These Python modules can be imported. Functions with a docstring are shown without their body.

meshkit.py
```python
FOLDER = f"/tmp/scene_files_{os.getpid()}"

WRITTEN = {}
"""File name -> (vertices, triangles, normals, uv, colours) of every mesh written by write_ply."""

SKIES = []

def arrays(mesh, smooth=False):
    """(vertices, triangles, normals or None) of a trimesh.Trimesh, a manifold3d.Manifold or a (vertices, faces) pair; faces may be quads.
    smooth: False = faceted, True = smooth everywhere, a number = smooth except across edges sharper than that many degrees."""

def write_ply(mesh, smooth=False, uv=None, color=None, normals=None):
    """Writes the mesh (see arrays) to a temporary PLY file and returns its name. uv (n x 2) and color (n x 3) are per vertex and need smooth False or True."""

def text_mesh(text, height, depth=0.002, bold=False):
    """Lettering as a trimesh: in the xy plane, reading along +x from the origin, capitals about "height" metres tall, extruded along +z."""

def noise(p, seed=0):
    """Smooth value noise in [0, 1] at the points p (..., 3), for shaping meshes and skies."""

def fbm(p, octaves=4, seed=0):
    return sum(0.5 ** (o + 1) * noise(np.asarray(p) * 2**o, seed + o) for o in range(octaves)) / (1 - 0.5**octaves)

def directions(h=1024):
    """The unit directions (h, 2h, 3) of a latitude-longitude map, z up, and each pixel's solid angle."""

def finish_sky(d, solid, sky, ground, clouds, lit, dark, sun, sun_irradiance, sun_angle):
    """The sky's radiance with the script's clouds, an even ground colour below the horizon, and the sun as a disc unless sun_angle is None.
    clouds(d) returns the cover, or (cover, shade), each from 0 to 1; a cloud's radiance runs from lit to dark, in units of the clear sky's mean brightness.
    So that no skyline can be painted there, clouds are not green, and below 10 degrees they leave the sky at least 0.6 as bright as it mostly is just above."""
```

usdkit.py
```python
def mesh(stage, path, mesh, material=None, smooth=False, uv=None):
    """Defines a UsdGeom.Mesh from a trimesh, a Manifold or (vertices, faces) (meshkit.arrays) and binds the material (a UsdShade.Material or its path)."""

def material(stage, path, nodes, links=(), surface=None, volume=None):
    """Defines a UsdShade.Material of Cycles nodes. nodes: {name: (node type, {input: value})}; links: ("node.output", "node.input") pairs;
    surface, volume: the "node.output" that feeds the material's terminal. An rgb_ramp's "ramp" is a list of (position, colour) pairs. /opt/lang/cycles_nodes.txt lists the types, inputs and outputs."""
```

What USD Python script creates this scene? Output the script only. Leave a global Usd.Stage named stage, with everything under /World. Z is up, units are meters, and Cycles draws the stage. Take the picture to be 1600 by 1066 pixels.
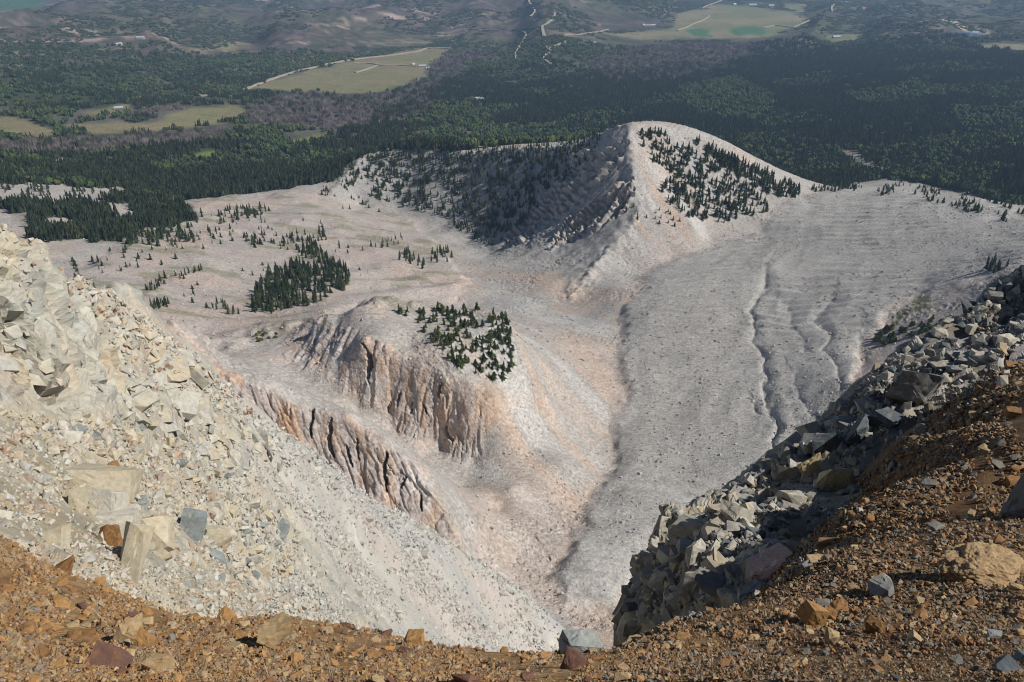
import math, time
import numpy as np
from scipy.interpolate import RBFInterpolator, RectBivariateSpline
from scipy.ndimage import gaussian_filter, map_coordinates
from scipy.spatial import cKDTree, ConvexHull
from scipy.spatial.transform import Rotation
import trimesh, usdkit
from meshkit import noise, fbm
from pxr import Usd, UsdGeom, UsdLux, UsdShade, Gf, Sdf, Vt

T0 = time.time()
stage = Usd.Stage.CreateInMemory()
UsdGeom.SetStageUpAxis(stage, 'Z'); UsdGeom.SetStageMetersPerUnit(stage, 1.0)
world = UsdGeom.Xform.Define(stage, '/World'); stage.SetDefaultPrim(world.GetPrim())
UsdGeom.Scope.Define(stage, '/World/Looks')

# ------------------------------------------------------------------ camera, sky, sun
PITCH, FPX = math.radians(30.0), 1300.0           # looking down from the summit; focal length for a 1600 wide frame
cam = UsdGeom.Camera.Define(stage, '/World/camera')
cam.CreateHorizontalApertureAttr(36.0); cam.CreateVerticalApertureAttr(36.0 * 682 / 1024)
cam.CreateFocalLengthAttr(36.0 * FPX / 1600); cam.CreateClippingRangeAttr(Gf.Vec2f(0.05, 100000))
cam.AddRotateXOp().Set(90 - math.degrees(PITCH))
cam.CreateExposureAttr(0.2)
HAZE = 5.6e-5
SUN_AZ, SUN_EL = math.radians(103), math.radians(43)
SUN = np.array([math.sin(SUN_AZ) * math.cos(SUN_EL), math.cos(SUN_AZ) * math.cos(SUN_EL), math.sin(SUN_EL)])
sky = UsdLux.DomeLight.Define(stage, '/World/sky')
usdkit.material(stage, '/World/Looks/sky_air', {
    's': ('sky_texture', {'sky_type': 'single_scattering', 'sun_disc': False, 'sun_elevation': SUN_EL, 'sun_rotation': SUN_AZ, 'altitude': 3000.0}),
    'b': ('background_shader', {'strength': 0.055})}, [('s.color', 'b.color')], surface='b.background')
UsdShade.MaterialBindingAPI.Apply(sky.GetPrim()).Bind(UsdShade.Material.Get(stage, '/World/Looks/sky_air'))
sun = UsdLux.DistantLight.Define(stage, '/World/sun')
sun.CreateNormalizeAttr(True); sun.CreateIntensityAttr(1.2); sun.CreateAngleAttr(0.5); sun.CreateColorAttr(Gf.Vec3f(1, 0.95, 0.88))
sun.AddRotateZOp().Set(-math.degrees(SUN_AZ)); sun.AddRotateXOp().Set(-(90 - math.degrees(SUN_EL)))

# ------------------------------------------------------------------ helpers
def tag(prim, label=None, category=None, group=None, kind=None):
    p = prim.GetPrim() if hasattr(prim, 'GetPrim') else prim
    for k, v in (('label', label), ('category', category), ('group', group), ('kind', kind)):
        if v: p.SetCustomDataByKey(k, v)
    return p
ORD = 'first second third fourth fifth sixth seventh eighth ninth tenth eleventh twelfth thirteenth fourteenth fifteenth sixteenth seventeenth eighteenth nineteenth twentieth'.split()
ORD += [t + '-' + o for t in ('twenty',) for o in ORD[:9]]
for t, tt in (('thirt', 'thirty'), ('fort', 'forty'), ('fift', 'fifty'), ('sixt', 'sixty'), ('sevent', 'seventy'), ('eight', 'eighty'), ('ninet', 'ninety')): ORD += [t + 'ieth'] + [tt + '-' + o for o in ORD[:9]]
def ranked(items, word):
    """items: (prim, size, head, tail). Among those that read alike, the order of size tells them apart: 'third tallest <head> <tail>'."""
    by = {}
    for it in items: by.setdefault((it[2], it[3]), []).append(it)
    for (head, tail), its in by.items():
        its.sort(key=lambda q: -q[1])
        for i, q in enumerate(its):
            lead = '' if len(its) == 1 else (word + ' ' if i == 0 else f'{ORD[min(i, len(ORD) - 1)]} {word} ')
            q[0].SetCustomDataByKey('label', f'{lead}{head} {tail}')
def side_of(p, q, words=('left of', 'right of', 'above', 'below')):
    dx, dy = p[0] - q[0], p[1] - q[1]
    return (words[0] if dx < 0 else words[1]) if abs(dx) > 1.1 * abs(dy) else (words[2] if dy < 0 else words[3])
_names = {}
def numbered(name):
    n = _names.get(name, 0); _names[name] = n + 1
    return name if n == 0 else f'{name}_{n:03d}'
LK = lambda n: UsdShade.Material.Get(stage, '/World/Looks/' + n)
def define_mesh(path, v, f, mat=None, col=None, normals=None):
    m = UsdGeom.Mesh.Define(stage, path)
    m.CreatePointsAttr(Vt.Vec3fArray.FromNumpy(np.ascontiguousarray(v, np.float32)))
    m.CreateFaceVertexCountsAttr(Vt.IntArray.FromNumpy(np.full(len(f), f.shape[1], np.int32)))
    m.CreateFaceVertexIndicesAttr(Vt.IntArray.FromNumpy(np.ascontiguousarray(f, np.int32).ravel()))
    m.CreateSubdivisionSchemeAttr('none')
    if normals is not None:
        m.CreateNormalsAttr(Vt.Vec3fArray.FromNumpy(np.ascontiguousarray(normals, np.float32))); m.SetNormalsInterpolation('vertex')
    if col is not None:
        UsdGeom.PrimvarsAPI(m).CreatePrimvar('tint', Sdf.ValueTypeNames.Color3fArray, 'vertex').Set(Vt.Vec3fArray.FromNumpy(np.ascontiguousarray(col, np.float32)))
    if mat: UsdShade.MaterialBindingAPI.Apply(m.GetPrim()).Bind(LK(mat))
    return m
def smooth01(x, a, b):
    t = np.clip((x - a) / (b - a), 0, 1); return t * t * (3 - 2 * t)
sp_, cp_ = math.sin(PITCH), math.cos(PITCH)
def rays(p):
    """Measured picture positions (1600 wide) as directions of horizontal length 1."""
    p = np.asarray(p, float); x = (p[..., 0] - 800) / FPX; y = (533 - p[..., 1]) / FPX
    d = np.stack([x, cp_ + y * sp_, -sp_ + y * cp_], -1)
    return d / np.hypot(d[..., 0], d[..., 1])[..., None]
def project(P):
    P = np.asarray(P, float); c = P[..., 1] * cp_ - P[..., 2] * sp_; u = P[..., 1] * sp_ + P[..., 2] * cp_
    c = np.maximum(c, 1e-3)
    return np.stack([800 + FPX * P[..., 0] / c, 533 - FPX * u / c], -1)
def densify(pts, n):
    pts = np.asarray(pts, float); t = np.r_[0, np.cumsum(np.hypot(*np.diff(pts[:, :2], axis=0).T))]
    k = max(2, int(t[-1] / n) + 1); s = np.linspace(0, t[-1], k)
    out = np.stack([np.interp(s, t, pts[:, i]) for i in range(pts.shape[1])], -1)
    out[:, 2] = np.exp(np.interp(s, t, np.log(pts[:, 2]))); return out
def inside(poly, P):
    """even-odd test of points P (n,2) in a polygon, with signed distance in pixels (positive inside)"""
    poly = np.asarray(poly, float); x, y = P[:, 0], P[:, 1]; c = np.zeros(len(P), bool); dmin = np.full(len(P), 1e9)
    for (x0, y0), (x1, y1) in zip(poly, np.roll(poly, -1, 0)):
        c ^= ((y0 > y) != (y1 > y)) & (x < (x1 - x0) * (y - y0) / (y1 - y0 + 1e-12) + x0)
        dx, dy = x1 - x0, y1 - y0; t = np.clip(((x - x0) * dx + (y - y0) * dy) / (dx * dx + dy * dy + 1e-9), 0, 1)
        dmin = np.minimum(dmin, np.hypot(x - x0 - t * dx, y - y0 - t * dy))
    return np.where(c, dmin, -dmin)

class Relief:
    """A heightfield z(x, y) interpolated from surveyed spot heights and break lines, tabulated on bearing and log distance."""
    def __init__(s, spots, lines, th, h, blur=0.6, res=(0.3, 0.008), kernel='linear'):
        pts = [np.asarray([q[:3] for q in spots], float)] + [densify(l, n) for l, n in lines]
        extra = [q for q in spots if len(q) == 4]
        P = np.vstack(pts); d = rays(P[:, :2]); T = np.arctan2(d[:, 0], d[:, 1]); U = np.log(P[:, 2]); Q = d[:, 2].copy()
        n0 = len(spots)
        for i, q in enumerate(spots):
            if len(q) == 4: Q[i] = q[3] / q[2]                    # explicit height for places out of sight
        X = np.stack([T, U], -1); _, keep = np.unique(np.round(X, 4), axis=0, return_index=True)
        s.t = np.radians(np.arange(th[0], th[1] + 1e-6, res[0])); s.u = np.arange(math.log(h[0]), math.log(h[1]) + res[1], res[1])
        tt, uu = np.meshgrid(s.t, s.u, indexing='ij')
        r = RBFInterpolator(X[keep], Q[keep], kernel=kernel, smoothing=1e-5)
        q = r(np.stack([tt.ravel(), uu.ravel()], -1)).reshape(tt.shape)
        s.q = gaussian_filter(q, blur, mode='nearest'); s.spl = RectBivariateSpline(s.t, s.u, s.q, kx=1, ky=1)
    def z(s, x, y):
        h = np.hypot(x, y); return s.spl.ev(np.arctan2(x, y), np.log(h)) * h
    def grid(s, th, h, nt, nu, wu=0.5, fine=2500):
        """structured grid whose rows follow the slope evenly"""
        t = np.radians(np.linspace(th[0], th[1], nt)); uf = np.linspace(math.log(h[0]), math.log(h[1]), fine)
        q = s.spl(t, uf); ds = np.sqrt((np.diff(uf)[None] * wu) ** 2 + np.diff(q, axis=1) ** 2)
        ds = gaussian_filter(ds, (12, 5), mode='nearest')
        c = np.concatenate([np.zeros((nt, 1)), np.cumsum(ds, 1)], 1); c /= c[:, -1:]
        k = np.linspace(0, 1, nu); U = np.stack([np.interp(k, c[i], uf) for i in range(nt)])
        Tm = np.repeat(t[:, None], nu, 1); H = np.exp(U)
        return np.stack([np.sin(Tm) * H, np.cos(Tm) * H, s.spl.ev(Tm, U) * H], -1)
def grid_normals(G, up=True):
    a = np.gradient(G, axis=0); b = np.gradient(G, axis=1); n = np.cross(a, b)
    n /= np.linalg.norm(n, axis=-1, keepdims=True) + 1e-12
    return np.where(n[..., 2:] < 0, -n, n) if up else n
def grid_faces(a, b):
    i = np.arange(a * b).reshape(a, b)
    p, q, r, t = i[:-1, :-1].ravel(), i[1:, :-1].ravel(), i[1:, 1:].ravel(), i[:-1, 1:].ravel()
    return np.vstack([np.stack([p, q, t], -1), np.stack([q, r, t], -1)])   # seen from above counter-clockwise
def lerp(a, b, t):
    return np.asarray(a) * (1 - t[..., None]) + np.asarray(b) * t[..., None]
def N(P, scale, octv=4, seed=0):
    return fbm(np.asarray(P) / scale, octv, seed)
def ridged(P, scale, octv=3, seed=0):
    o, a = 0, 1.0
    for k in range(octv):
        o = o + a * (1 - np.abs(2 * noise(np.asarray(P) * (2 ** k) / scale, seed + k) - 1)); a *= 0.5
    return o / 1.75
def blocks(P, size, seed, squash=(1, 1, 1), tilt=0.5, rot=None):
    """Fractured rock: every cell of a jittered lattice is one tilted facet. Returns (relief about -1..1, crack nearness 0..1, cell random (n,3))."""
    Q = P @ rot if rot is not None else P
    Q = Q / (size * np.asarray(squash)); rng = np.random.default_rng(seed)
    lo = np.floor(Q.min(0)) - 1
    I = np.floor(Q).astype(np.int64)
    def hsh(I, k):
        h = (I[..., 0] * 73856093) ^ (I[..., 1] * 19349663) ^ (I[..., 2] * 83492791) ^ (seed * 2654435761 + k * 97531)
        h &= 0xFFFFFFFF; h = ((h ^ (h >> 15)) * 2246822519) & 0xFFFFFFFF; h = ((h ^ (h >> 13)) * 3266489917) & 0xFFFFFFFF
        return ((h ^ (h >> 16)) & 0xFFFFFF) / 16777215.0
    d1 = np.full(len(Q), 9.0); d2 = np.full(len(Q), 9.0); best = np.zeros((len(Q), 3), np.int64); rel = np.zeros((len(Q), 3))
    for a in (-1, 0, 1):
        for b in (-1, 0, 1):
            for c in (-1, 0, 1):
                J = I + np.array([a, b, c]); C = J + np.stack([hsh(J, 0), hsh(J, 1), hsh(J, 2)], -1)
                D = Q - C; d = np.einsum('ij,ij->i', D, D)
                m = d < d1
                d2 = np.where(m, d1, np.minimum(d2, d)); d1 = np.where(m, d, d1); best[m] = J[m]; rel[m] = D[m]
    g = np.stack([hsh(best, 3), hsh(best, 4), hsh(best, 5)], -1) - 0.5
    R = np.stack([hsh(best, 6), hsh(best, 7), hsh(best, 8)], -1)
    relief = (R[:, 0] - 0.5) + tilt * 2 * np.einsum('ij,ij->i', rel, g)
    return relief, np.sqrt(d2) - np.sqrt(d1), R

# ------------------------------------------------------------------ materials
def ground_material(name, speck, bump_scale, bump_dist, rough=0.95, tone=(0.72, 1.22), patch=None, voro=None, strata=None):
    """Colour of the place (mesh attribute) broken up by grains of two sizes, with fine relief."""
    n = {'g': ('geometry', {}), 'a': ('attribute', {'attribute': 'tint'}),
         'n1': ('noise_texture', {'scale': 1.0 / speck, 'detail': 5.0, 'roughness': 0.68}),
         'n2': ('noise_texture', {'scale': 1.0 / (speck * 14), 'detail': 4.0, 'roughness': 0.6}),
         'r1': ('map_range', {'from_min': 0.28, 'from_max': 0.72, 'to_min': tone[0], 'to_max': tone[1]}),
         'r2': ('map_range', {'from_min': 0.3, 'from_max': 0.7, 'to_min': 0.9, 'to_max': 1.1}),
         'm': ('math', {'math_type': 'multiply'}), 'c': ('combine_color', {}), 'x': ('mix', {'mix_type': 'multiply', 'fac': 1.0}),
         'b': ('bump', {'strength': 0.9, 'distance': bump_dist}), 'nb': ('noise_texture', {'scale': 1.0 / bump_scale, 'detail': 6.0, 'roughness': 0.65}),
         'p': ('principled_bsdf', {'roughness': rough, 'specular_ior_level': 0.15})}
    l = [('g.position', 'n1.vector'), ('g.position', 'n2.vector'), ('g.position', 'nb.vector'), ('n1.fac', 'r1.value'), ('n2.fac', 'r2.value'),
         ('r1.result', 'm.value1'), ('r2.result', 'm.value2'), ('m.value', 'c.r'), ('m.value', 'c.g'), ('m.value', 'c.b'), ('a.color', 'x.color1'), ('c.color', 'x.color2'),
         ('x.color', 'p.base_color'), ('nb.fac', 'b.height'), ('b.normal', 'p.normal')]
    if voro:   # separate stones: cell tones and rounded relief
        n['v'] = ('voronoi_texture', {'scale': 1.0 / voro, 'randomness': 1.0}); n['vs'] = ('separate_color', {})
        n['vr'] = ('map_range', {'from_min': 0.0, 'from_max': 1.0, 'to_min': 0.78, 'to_max': 1.2}); n['m2'] = ('math', {'math_type': 'multiply'})
        n['hd'] = ('math', {'math_type': 'multiply_add', 'value2': -0.8})
        l = [x for x in l if x[0] != 'm.value' and x[0] != 'nb.fac']
        l += [('g.position', 'v.vector'), ('v.color', 'vs.color'), ('vs.r', 'vr.value'), ('vr.result', 'm2.value1'), ('m.value', 'm2.value2'),
              ('m2.value', 'c.r'), ('m2.value', 'c.g'), ('m2.value', 'c.b'), ('v.distance', 'hd.value1'), ('nb.fac', 'hd.value3'), ('hd.value', 'b.height')]
    if strata:
        n['mp'] = ('mapping', {'rotation': (.2, math.radians(strata[0]), .3), 'scale': (1.0, 1.0, strata[1])})
        l = [x for x in l if x[1] not in ('nb.vector', 'n1.vector')] + [('g.position', 'mp.vector'), ('mp.vector', 'nb.vector'), ('mp.vector', 'n1.vector')]
    return usdkit.material(stage, '/World/Looks/' + name, n, l, surface='p.BSDF')
ground_material('talus', 2.4, 1.8, 0.42, tone=(0.80, 1.18), voro=1.7)
ground_material('pale_rock', 0.22, 0.30, 0.06, tone=(0.76, 1.2), strata=(38, 3.2))
ground_material('grey_rock', 0.12, 0.12, 0.02, tone=(0.75, 1.2))
ground_material('rusty_soil', 0.016, 0.012, 0.006, tone=(0.6, 1.35), voro=0.02)
ground_material('woodland', 9.0, 6.0, 3.0, tone=(0.6, 1.4))

# ------------------------------------------------------------------ the basin, its central peak, the spurs and the valley beyond
# spot heights: (picture x, picture y, metres out) or (x, y, metres out, height)
S = [ # valley beyond
 (1300,262,1900),(1300,200,2350),(1300,150,2950),(1300,100,3800),(1300,60,4900),(1300,20,6800),(1300,0,8000),
 (1580,300,1600),(1590,230,2000),(1590,120,3200),(1590,40,5200),(1590,0,7500),
 (1000,160,2900),(1000,100,4000),(1000,60,5000),(1000,20,6500),(1000,0,7600),
 (700,200,2300),(700,150,3000),(700,100,4200),(700,60,5400),(700,20,6800),(700,0,7600),
 (400,230,2000),(400,180,2600),(400,140,3300),(400,100,4300),(400,60,5800),(400,20,7800),(400,0,9000),
 (100,270,1600),(100,200,2300),(100,150,3000),(100,100,4200),(100,60,5800),(100,25,8000),(60,0,11000),
 (-150,250,1700),(-150,120,3600),(-150,40,7500),(1750,250,1800),(1750,100,3600),(1750,20,6600),
 (-200,0,26000,-2000),(400,0,26000,-1500),(900,0,26000,-1300),(1400,0,26000,-1350),(1800,0,26000,-1400),
 # forest behind the lobes and the ridge
 (1430,278,1480,-500),(1550,300,1420,-505),(1250,290,1520,-505),(1100,250,1650,-540),(900,240,1750,-575),(700,240,1900,-610),(560,255,1780,-590),
 (300,290,1560,-545),(150,320,1350),(60,330,1280),(180,370,1150),
 # left basin
 (300,318,1400),(420,308,1450),(480,315,1430),(250,350,1250),(300,400,1030),(420,360,1200),(550,350,1290),(600,400,1080),(640,390,1130),(690,370,1260),
 (150,425,960),(110,460,880),(180,490,800),(300,470,860),(240,440,930),(470,450,900),(400,485,820),(540,440,920),(560,400,1060),(620,450,900),(680,450,920),
 (330,500,770),(250,505,740),(400,515,730),(500,485,800),(60,400,1050),
 (330,545,690),(430,520,690),(270,530,680),
 (720,480,880),(640,475,850),
 # talus at the foot of the central face
 (560,322,1470),(620,332,1430),(700,352,1345),(740,377,1255),(760,402,1150),(740,440,995),(800,400,1085),(800,440,970),(850,400,1040),(840,460,890),(870,440,930),(900,370,1072),(860,340,1165),(940,330,1085),(800,320,1280),(720,300,1420),(640,290,1500),
 # central ridge, right flank
 (1050,280,1140),(1100,310,1130),(1150,300,1175),(1190,340,1115),(1080,345,1060),(1200,310,1185),(1130,330,1110),(1050,330,1070),
 (1190,362,1100),(1110,378,1060),(1250,312,1225),
 # talus below the ridge end and the trough left of the glacier
 (900,500,800),(960,450,880),(1000,432,930),(1050,400,1000),(970,470,830),(920,540,700),(960,560,680),(965,620,610),(945,680,555),(940,740,490),(930,790,445),(880,850,375),(800,880,352),(840,905,338),
 (870,520,730),(840,545,650),(880,600,600),(860,660,530),(880,720,475),(830,700,490),(800,760,430),(780,820,385),
 # glacier
 (1000,560,690),(1000,650,590),(1000,720,515),(1000,790,445),(1000,850,390),(1000,920,345),(1100,600,640),(1100,520,740),(1100,440,890),(1200,560,690),(1200,480,820),(1250,420,930),(1300,370,1050),(1350,330,1170),
 (1400,300,1270),(1300,300,1290),(1450,330,1150),(1530,312,1210),(1500,370,1010),(1400,400,960),(1450,440,860),(1580,345,1080),(1600,380,960),(1130,680,560),(1150,740,500),
 (1210,650,588),(1200,600,640),(1190,700,540),(1270,560,680),(1250,610,620),(1310,580,650),(1350,540,690),(1400,520,705),(1430,490,740),(1500,460,770),(1560,430,800),(1340,600,600),(1290,640,585),(1240,700,540),
 (1600,430,760),(1700,420,740),(1750,330,1000),(1400,650,520),(1500,560,560,-330),(1700,600,400,-230),(1300,760,440,-375),(1150,850,380,-365),(1050,980,310,-345),(900,1000,290,-330),(880,1000,220,-300),(900,1010,150,-235),(700,1000,130,-190),(1000,1000,130,-200),(1100,1000,110,-150),(880,1040,100,-170),
 # out of sight below the summit
 (-100,400,900,-420),(-150,520,560,-240),(0,500,560,-290),(-100,700,300,-160),(100,600,420,-215),(300,700,300,-215),(500,850,250,-225),(700,950,250,-270),(400,950,150,-150),(800,1050,200,-250),(1200,1000,200,-230),(1500,800,200,-180),(0,900,150,-100),
 # gully between the two spurs
 (400,560,585),(480,600,552),(560,650,518),(640,702,486),(720,762,450),(780,800,415),
 # wooded knoll
 (650,500,590),(700,500,590),(740,505,590),(700,560,525),(760,590,525),(730,640,500),(780,630,510),(800,600,530),(640,545,548),(600,520,560),
 (740,720,482),(690,700,500),(620,670,514),(560,640,526),(520,600,545),(470,565,585),(800,680,490),(850,610,575),
 # face of the near spur
 (420,690,400),(500,720,387),(560,760,371),(620,800,355),(680,850,337),(360,640,405),(280,580,420),(740,880,330),(770,860,350),
]
L = [ # break lines
 ([(985,197,1180),(1020,200,1186),(1060,210,1194),(1100,222,1200),(1150,245,1210),(1200,275,1220),(1250,302,1235)], 10),
 ([(985,197,1180),(960,207,1205),(940,215,1230),(900,232,1290),(860,240,1350),(800,240,1430),(740,243,1480),(680,240,1530),(600,239,1580),(570,250,1570),(545,275,1520),(520,303,1460)], 14),
 ([(985,197,1180),(980,225,1150),(985,260,1118),(990,300,1085),(1000,330,1062),(985,365,1030),(950,400,990),(915,440,930),(890,472,880)], 12),
 ([(480,530,625),(520,505,615),(560,482,605),(640,487,605),(740,485,612),(790,500,590),(810,530,560)], 14),
 ([(570,535,548),(620,560,535),(680,585,518),(720,600,512),(770,620,508)], 16),
 ([(180,500,470),(215,505,450),(260,530,440),(300,560,430),(345,590,420),(400,607,412),(450,635,405),(500,655,398),(545,657,392),(600,695,380),(650,742,366),(690,805,348),(705,835,340)], 14),
]
PEAK = Relief(S, L, (-42, 43), (95, 2300), blur=0.6, res=(0.18, 0.0045))
VALLEY = Relief(S, L, (-42, 43), (1000, 30000), blur=0.6, res=(0.3, 0.012))
print('relief', round(time.time() - T0, 1))
# ------------------------------------------------------------------ near ground: rusty scree underfoot, pale rock wall on the left, grey rock ridge on the right
S_G = [(800,1066,1.32),(400,1066,1.34),(0,1066,1.36),(1200,1066,1.34),(1600,1066,1.40),(-300,1066,1.4),(1900,1066,1.5),(800,1200,0.85),(0,1250,0.8),(1600,1250,0.8),
 (800,1040,1.75),(300,1030,1.8),(1200,1000,2.3),(1400,1000,2.4),(1600,1000,2.4),(100,950,2.6),(1500,940,3.4),(1300,930,3.6),
 (1180,912,5.2),(1300,880,5.6),(1400,840,6.8),(1500,790,8.2),(1590,760,9.0),(1400,760,9.5),(1500,700,11.5),(1590,660,13.0),(1590,600,16.5),(1750,560,17),(1750,760,9),(1750,900,4.3),(1600,880,4.7),
 (1300,800,8.6),(1420,680,13.0),(1500,625,16),(1590,560,19),(1250,860,6.6),(1120,945,4.2)]
EDGE = [(-250,720,5.2),(-100,790,4.7),(0,826,4.3),(60,860,3.95),(110,885,3.75),(160,895,3.65),(230,925,3.4),(300,945,3.2),(330,955,3.1),(400,950,3.2),(500,955,3.1),(560,970,2.95),(640,990,2.8),(740,1003,2.7),(860,1012,2.65),(960,1002,2.85),(1060,968,3.5)]
def beyond(edge, f, drop):   # the ground breaks away past its edge
    d = rays(np.array(edge)[:, :2]); h = np.array(edge)[:, 2] * f
    return [(x, y, hh, dd * hh - drop * (f - 1) * 3) for (x, y, _), hh, dd in zip(edge, h, d[:, 2])]
CREST_R = [(1720,425,35),(1600,420,34),(1550,440,32.5),(1480,492,30),(1430,525,28.5),(1370,570,27),(1330,612,25.5),(1290,650,24),(1250,690,22.5),(1200,722,21),(1150,752,19.5),(1110,782,18.5),(1060,815,17),(1030,838,16),(1005,865,15),(985,895,14),(972,930,12.8),(968,965,11.6),(972,1000,10.8)]
UNDER = [(x, y, h * f, d * h * f - k) for (x, y, h), d in zip(CREST_R, rays(np.array(CREST_R)[:, :2])[:, 2]) for f, k in ((0.97, 3.0), (1.2, 9.0))]
S_R = [(1590,480,28),(1520,520,26.5),(1450,560,24.5),(1590,530,23),(1500,580,21.5),(1430,600,21),(1380,640,19.5),(1330,680,19),(1280,700,20),(1330,760,14),(1250,760,17),(1200,780,17),(1230,830,11.8),(1150,800,16.3),(1100,840,14.8),(1050,870,13.6),(1150,880,9.5),(1080,910,10.2),(1030,930,10.5),(1000,940,11.2),(1050,975,8.5),(1000,990,9.8),(1120,940,7.2),
 (1590,570,18,-11.6),(1450,650,13.5,-9.7),(1350,760,9.2,-8.4),(1250,870,6.4,-6.6),(1150,945,4.6,-5.3),(1050,1000,4.2,-5.4),(1590,800,7,-7)]
UNDER += [(q[0], q[1], q[2], d * q[2] - 1.6) for q in S_R if len(q) == 3 for d in [rays(np.array(q[:2]))[2]]]
UNDER += [(x, y, h, z) for x in (700, 800, 900, 960) for y, h, z in ((1010, 5.5, -11), (1000, 9, -20), (990, 20, -45))] + [(x, 1000, h, z) for x in (-100, 150, 400) for h, z in ((6, -9), (10, -17), (20, -36))]
GROUND = Relief(S_G + UNDER + beyond(EDGE, 1.25, 1.2) + beyond(EDGE, 1.9, 2.0), [(EDGE, 30)], (-52, 52), (0.7, 42), blur=0.8, res=(0.5, 0.02))

CREST_L = [(-120,345,17.5),(0,362,19),(35,384,20),(70,400,21.5),(90,436,23.5),(110,455,25.5),(150,500,29),(178,512,33),(200,545,38),(260,575,46),(310,615,55),(350,655,62),(400,690,70),(450,722,79),(500,760,87),(560,795,96),(630,812,106),(700,850,120),(760,890,132),(820,930,145),(870,985,160),(890,1015,168)]
S_L = [(0,640,16),(-100,640,15),(60,640,16.6),(120,650,17.4),(0,560,17.2),(0,470,17.9),(0,400,18.4),(60,560,17.8),(60,470,19.3),(100,560,18.8),(140,620,18.5),(110,660,17.3),(150,600,19.5),(170,560,22.5),(130,520,22),(185,620,20),
 (0,700,12.6),(100,700,14.2),(0,760,9.8),(100,760,11.8),(60,830,7.6),(-100,760,9),(200,700,20.5),(200,640,21.5),(240,640,27),(300,680,35),(250,760,18),(160,800,12),(200,850,11.5),(300,800,22),(330,740,36),(400,740,55),(420,800,42),
 (300,880,14),(380,860,25),(480,860,50),(560,870,66),(640,880,86),(400,920,18),(480,930,34),(560,940,50),(650,950,72),(740,950,100),(320,930,10.5),(240,905,8.6),(150,880,7.4),(60,850,6.2),(0,820,6.6),
 (400,950,12.5),(500,960,26),(600,980,48),(700,1000,75),(800,990,120),(850,1012,140),
 (-100,850,4.5,-4.9),(0,900,4.2,-5.3),(150,960,4.5,-6.2),(300,1000,5,-7.5),(420,1020,7,-11),(560,1050,20,-29),(700,1060,50,-72),(850,1066,110,-160)]
def behind(crest, f, steep):
    d = rays(np.array(crest)[:, :2]); h = np.array(crest)[:, 2]
    return [(x, y, hh * f, dd * hh - steep * hh * (f - 1)) for (x, y, _), hh, dd in zip(crest, h, d[:, 2])]
WALL = Relief(S_L + behind(CREST_L, 1.35, 2.6) + behind(CREST_L, 2.2, 2.2), [(CREST_L, 14)], (-50, 12), (4.2, 330), blur=0.45, res=(0.25, 0.006))

# the ridge ends in a wall on its left
END = [(925,880,15,-26),(915,930,13,-24),(905,990,11,-22),(940,1010,10,-17),(900,1060,8,-17),(960,850,18,-27),(880,900,12,-34),(850,1000,10,-32),(955,1060,8,-12.5)]
RIDGE = Relief(S_R + END + behind(CREST_R, 1.1, 2.3) + behind(CREST_R, 1.35, 2.6), [(CREST_R, 14)], (0, 46), (4.5, 60), blur=0.4, res=(0.25, 0.006))
print('near relief', round(time.time() - T0, 1))

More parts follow.
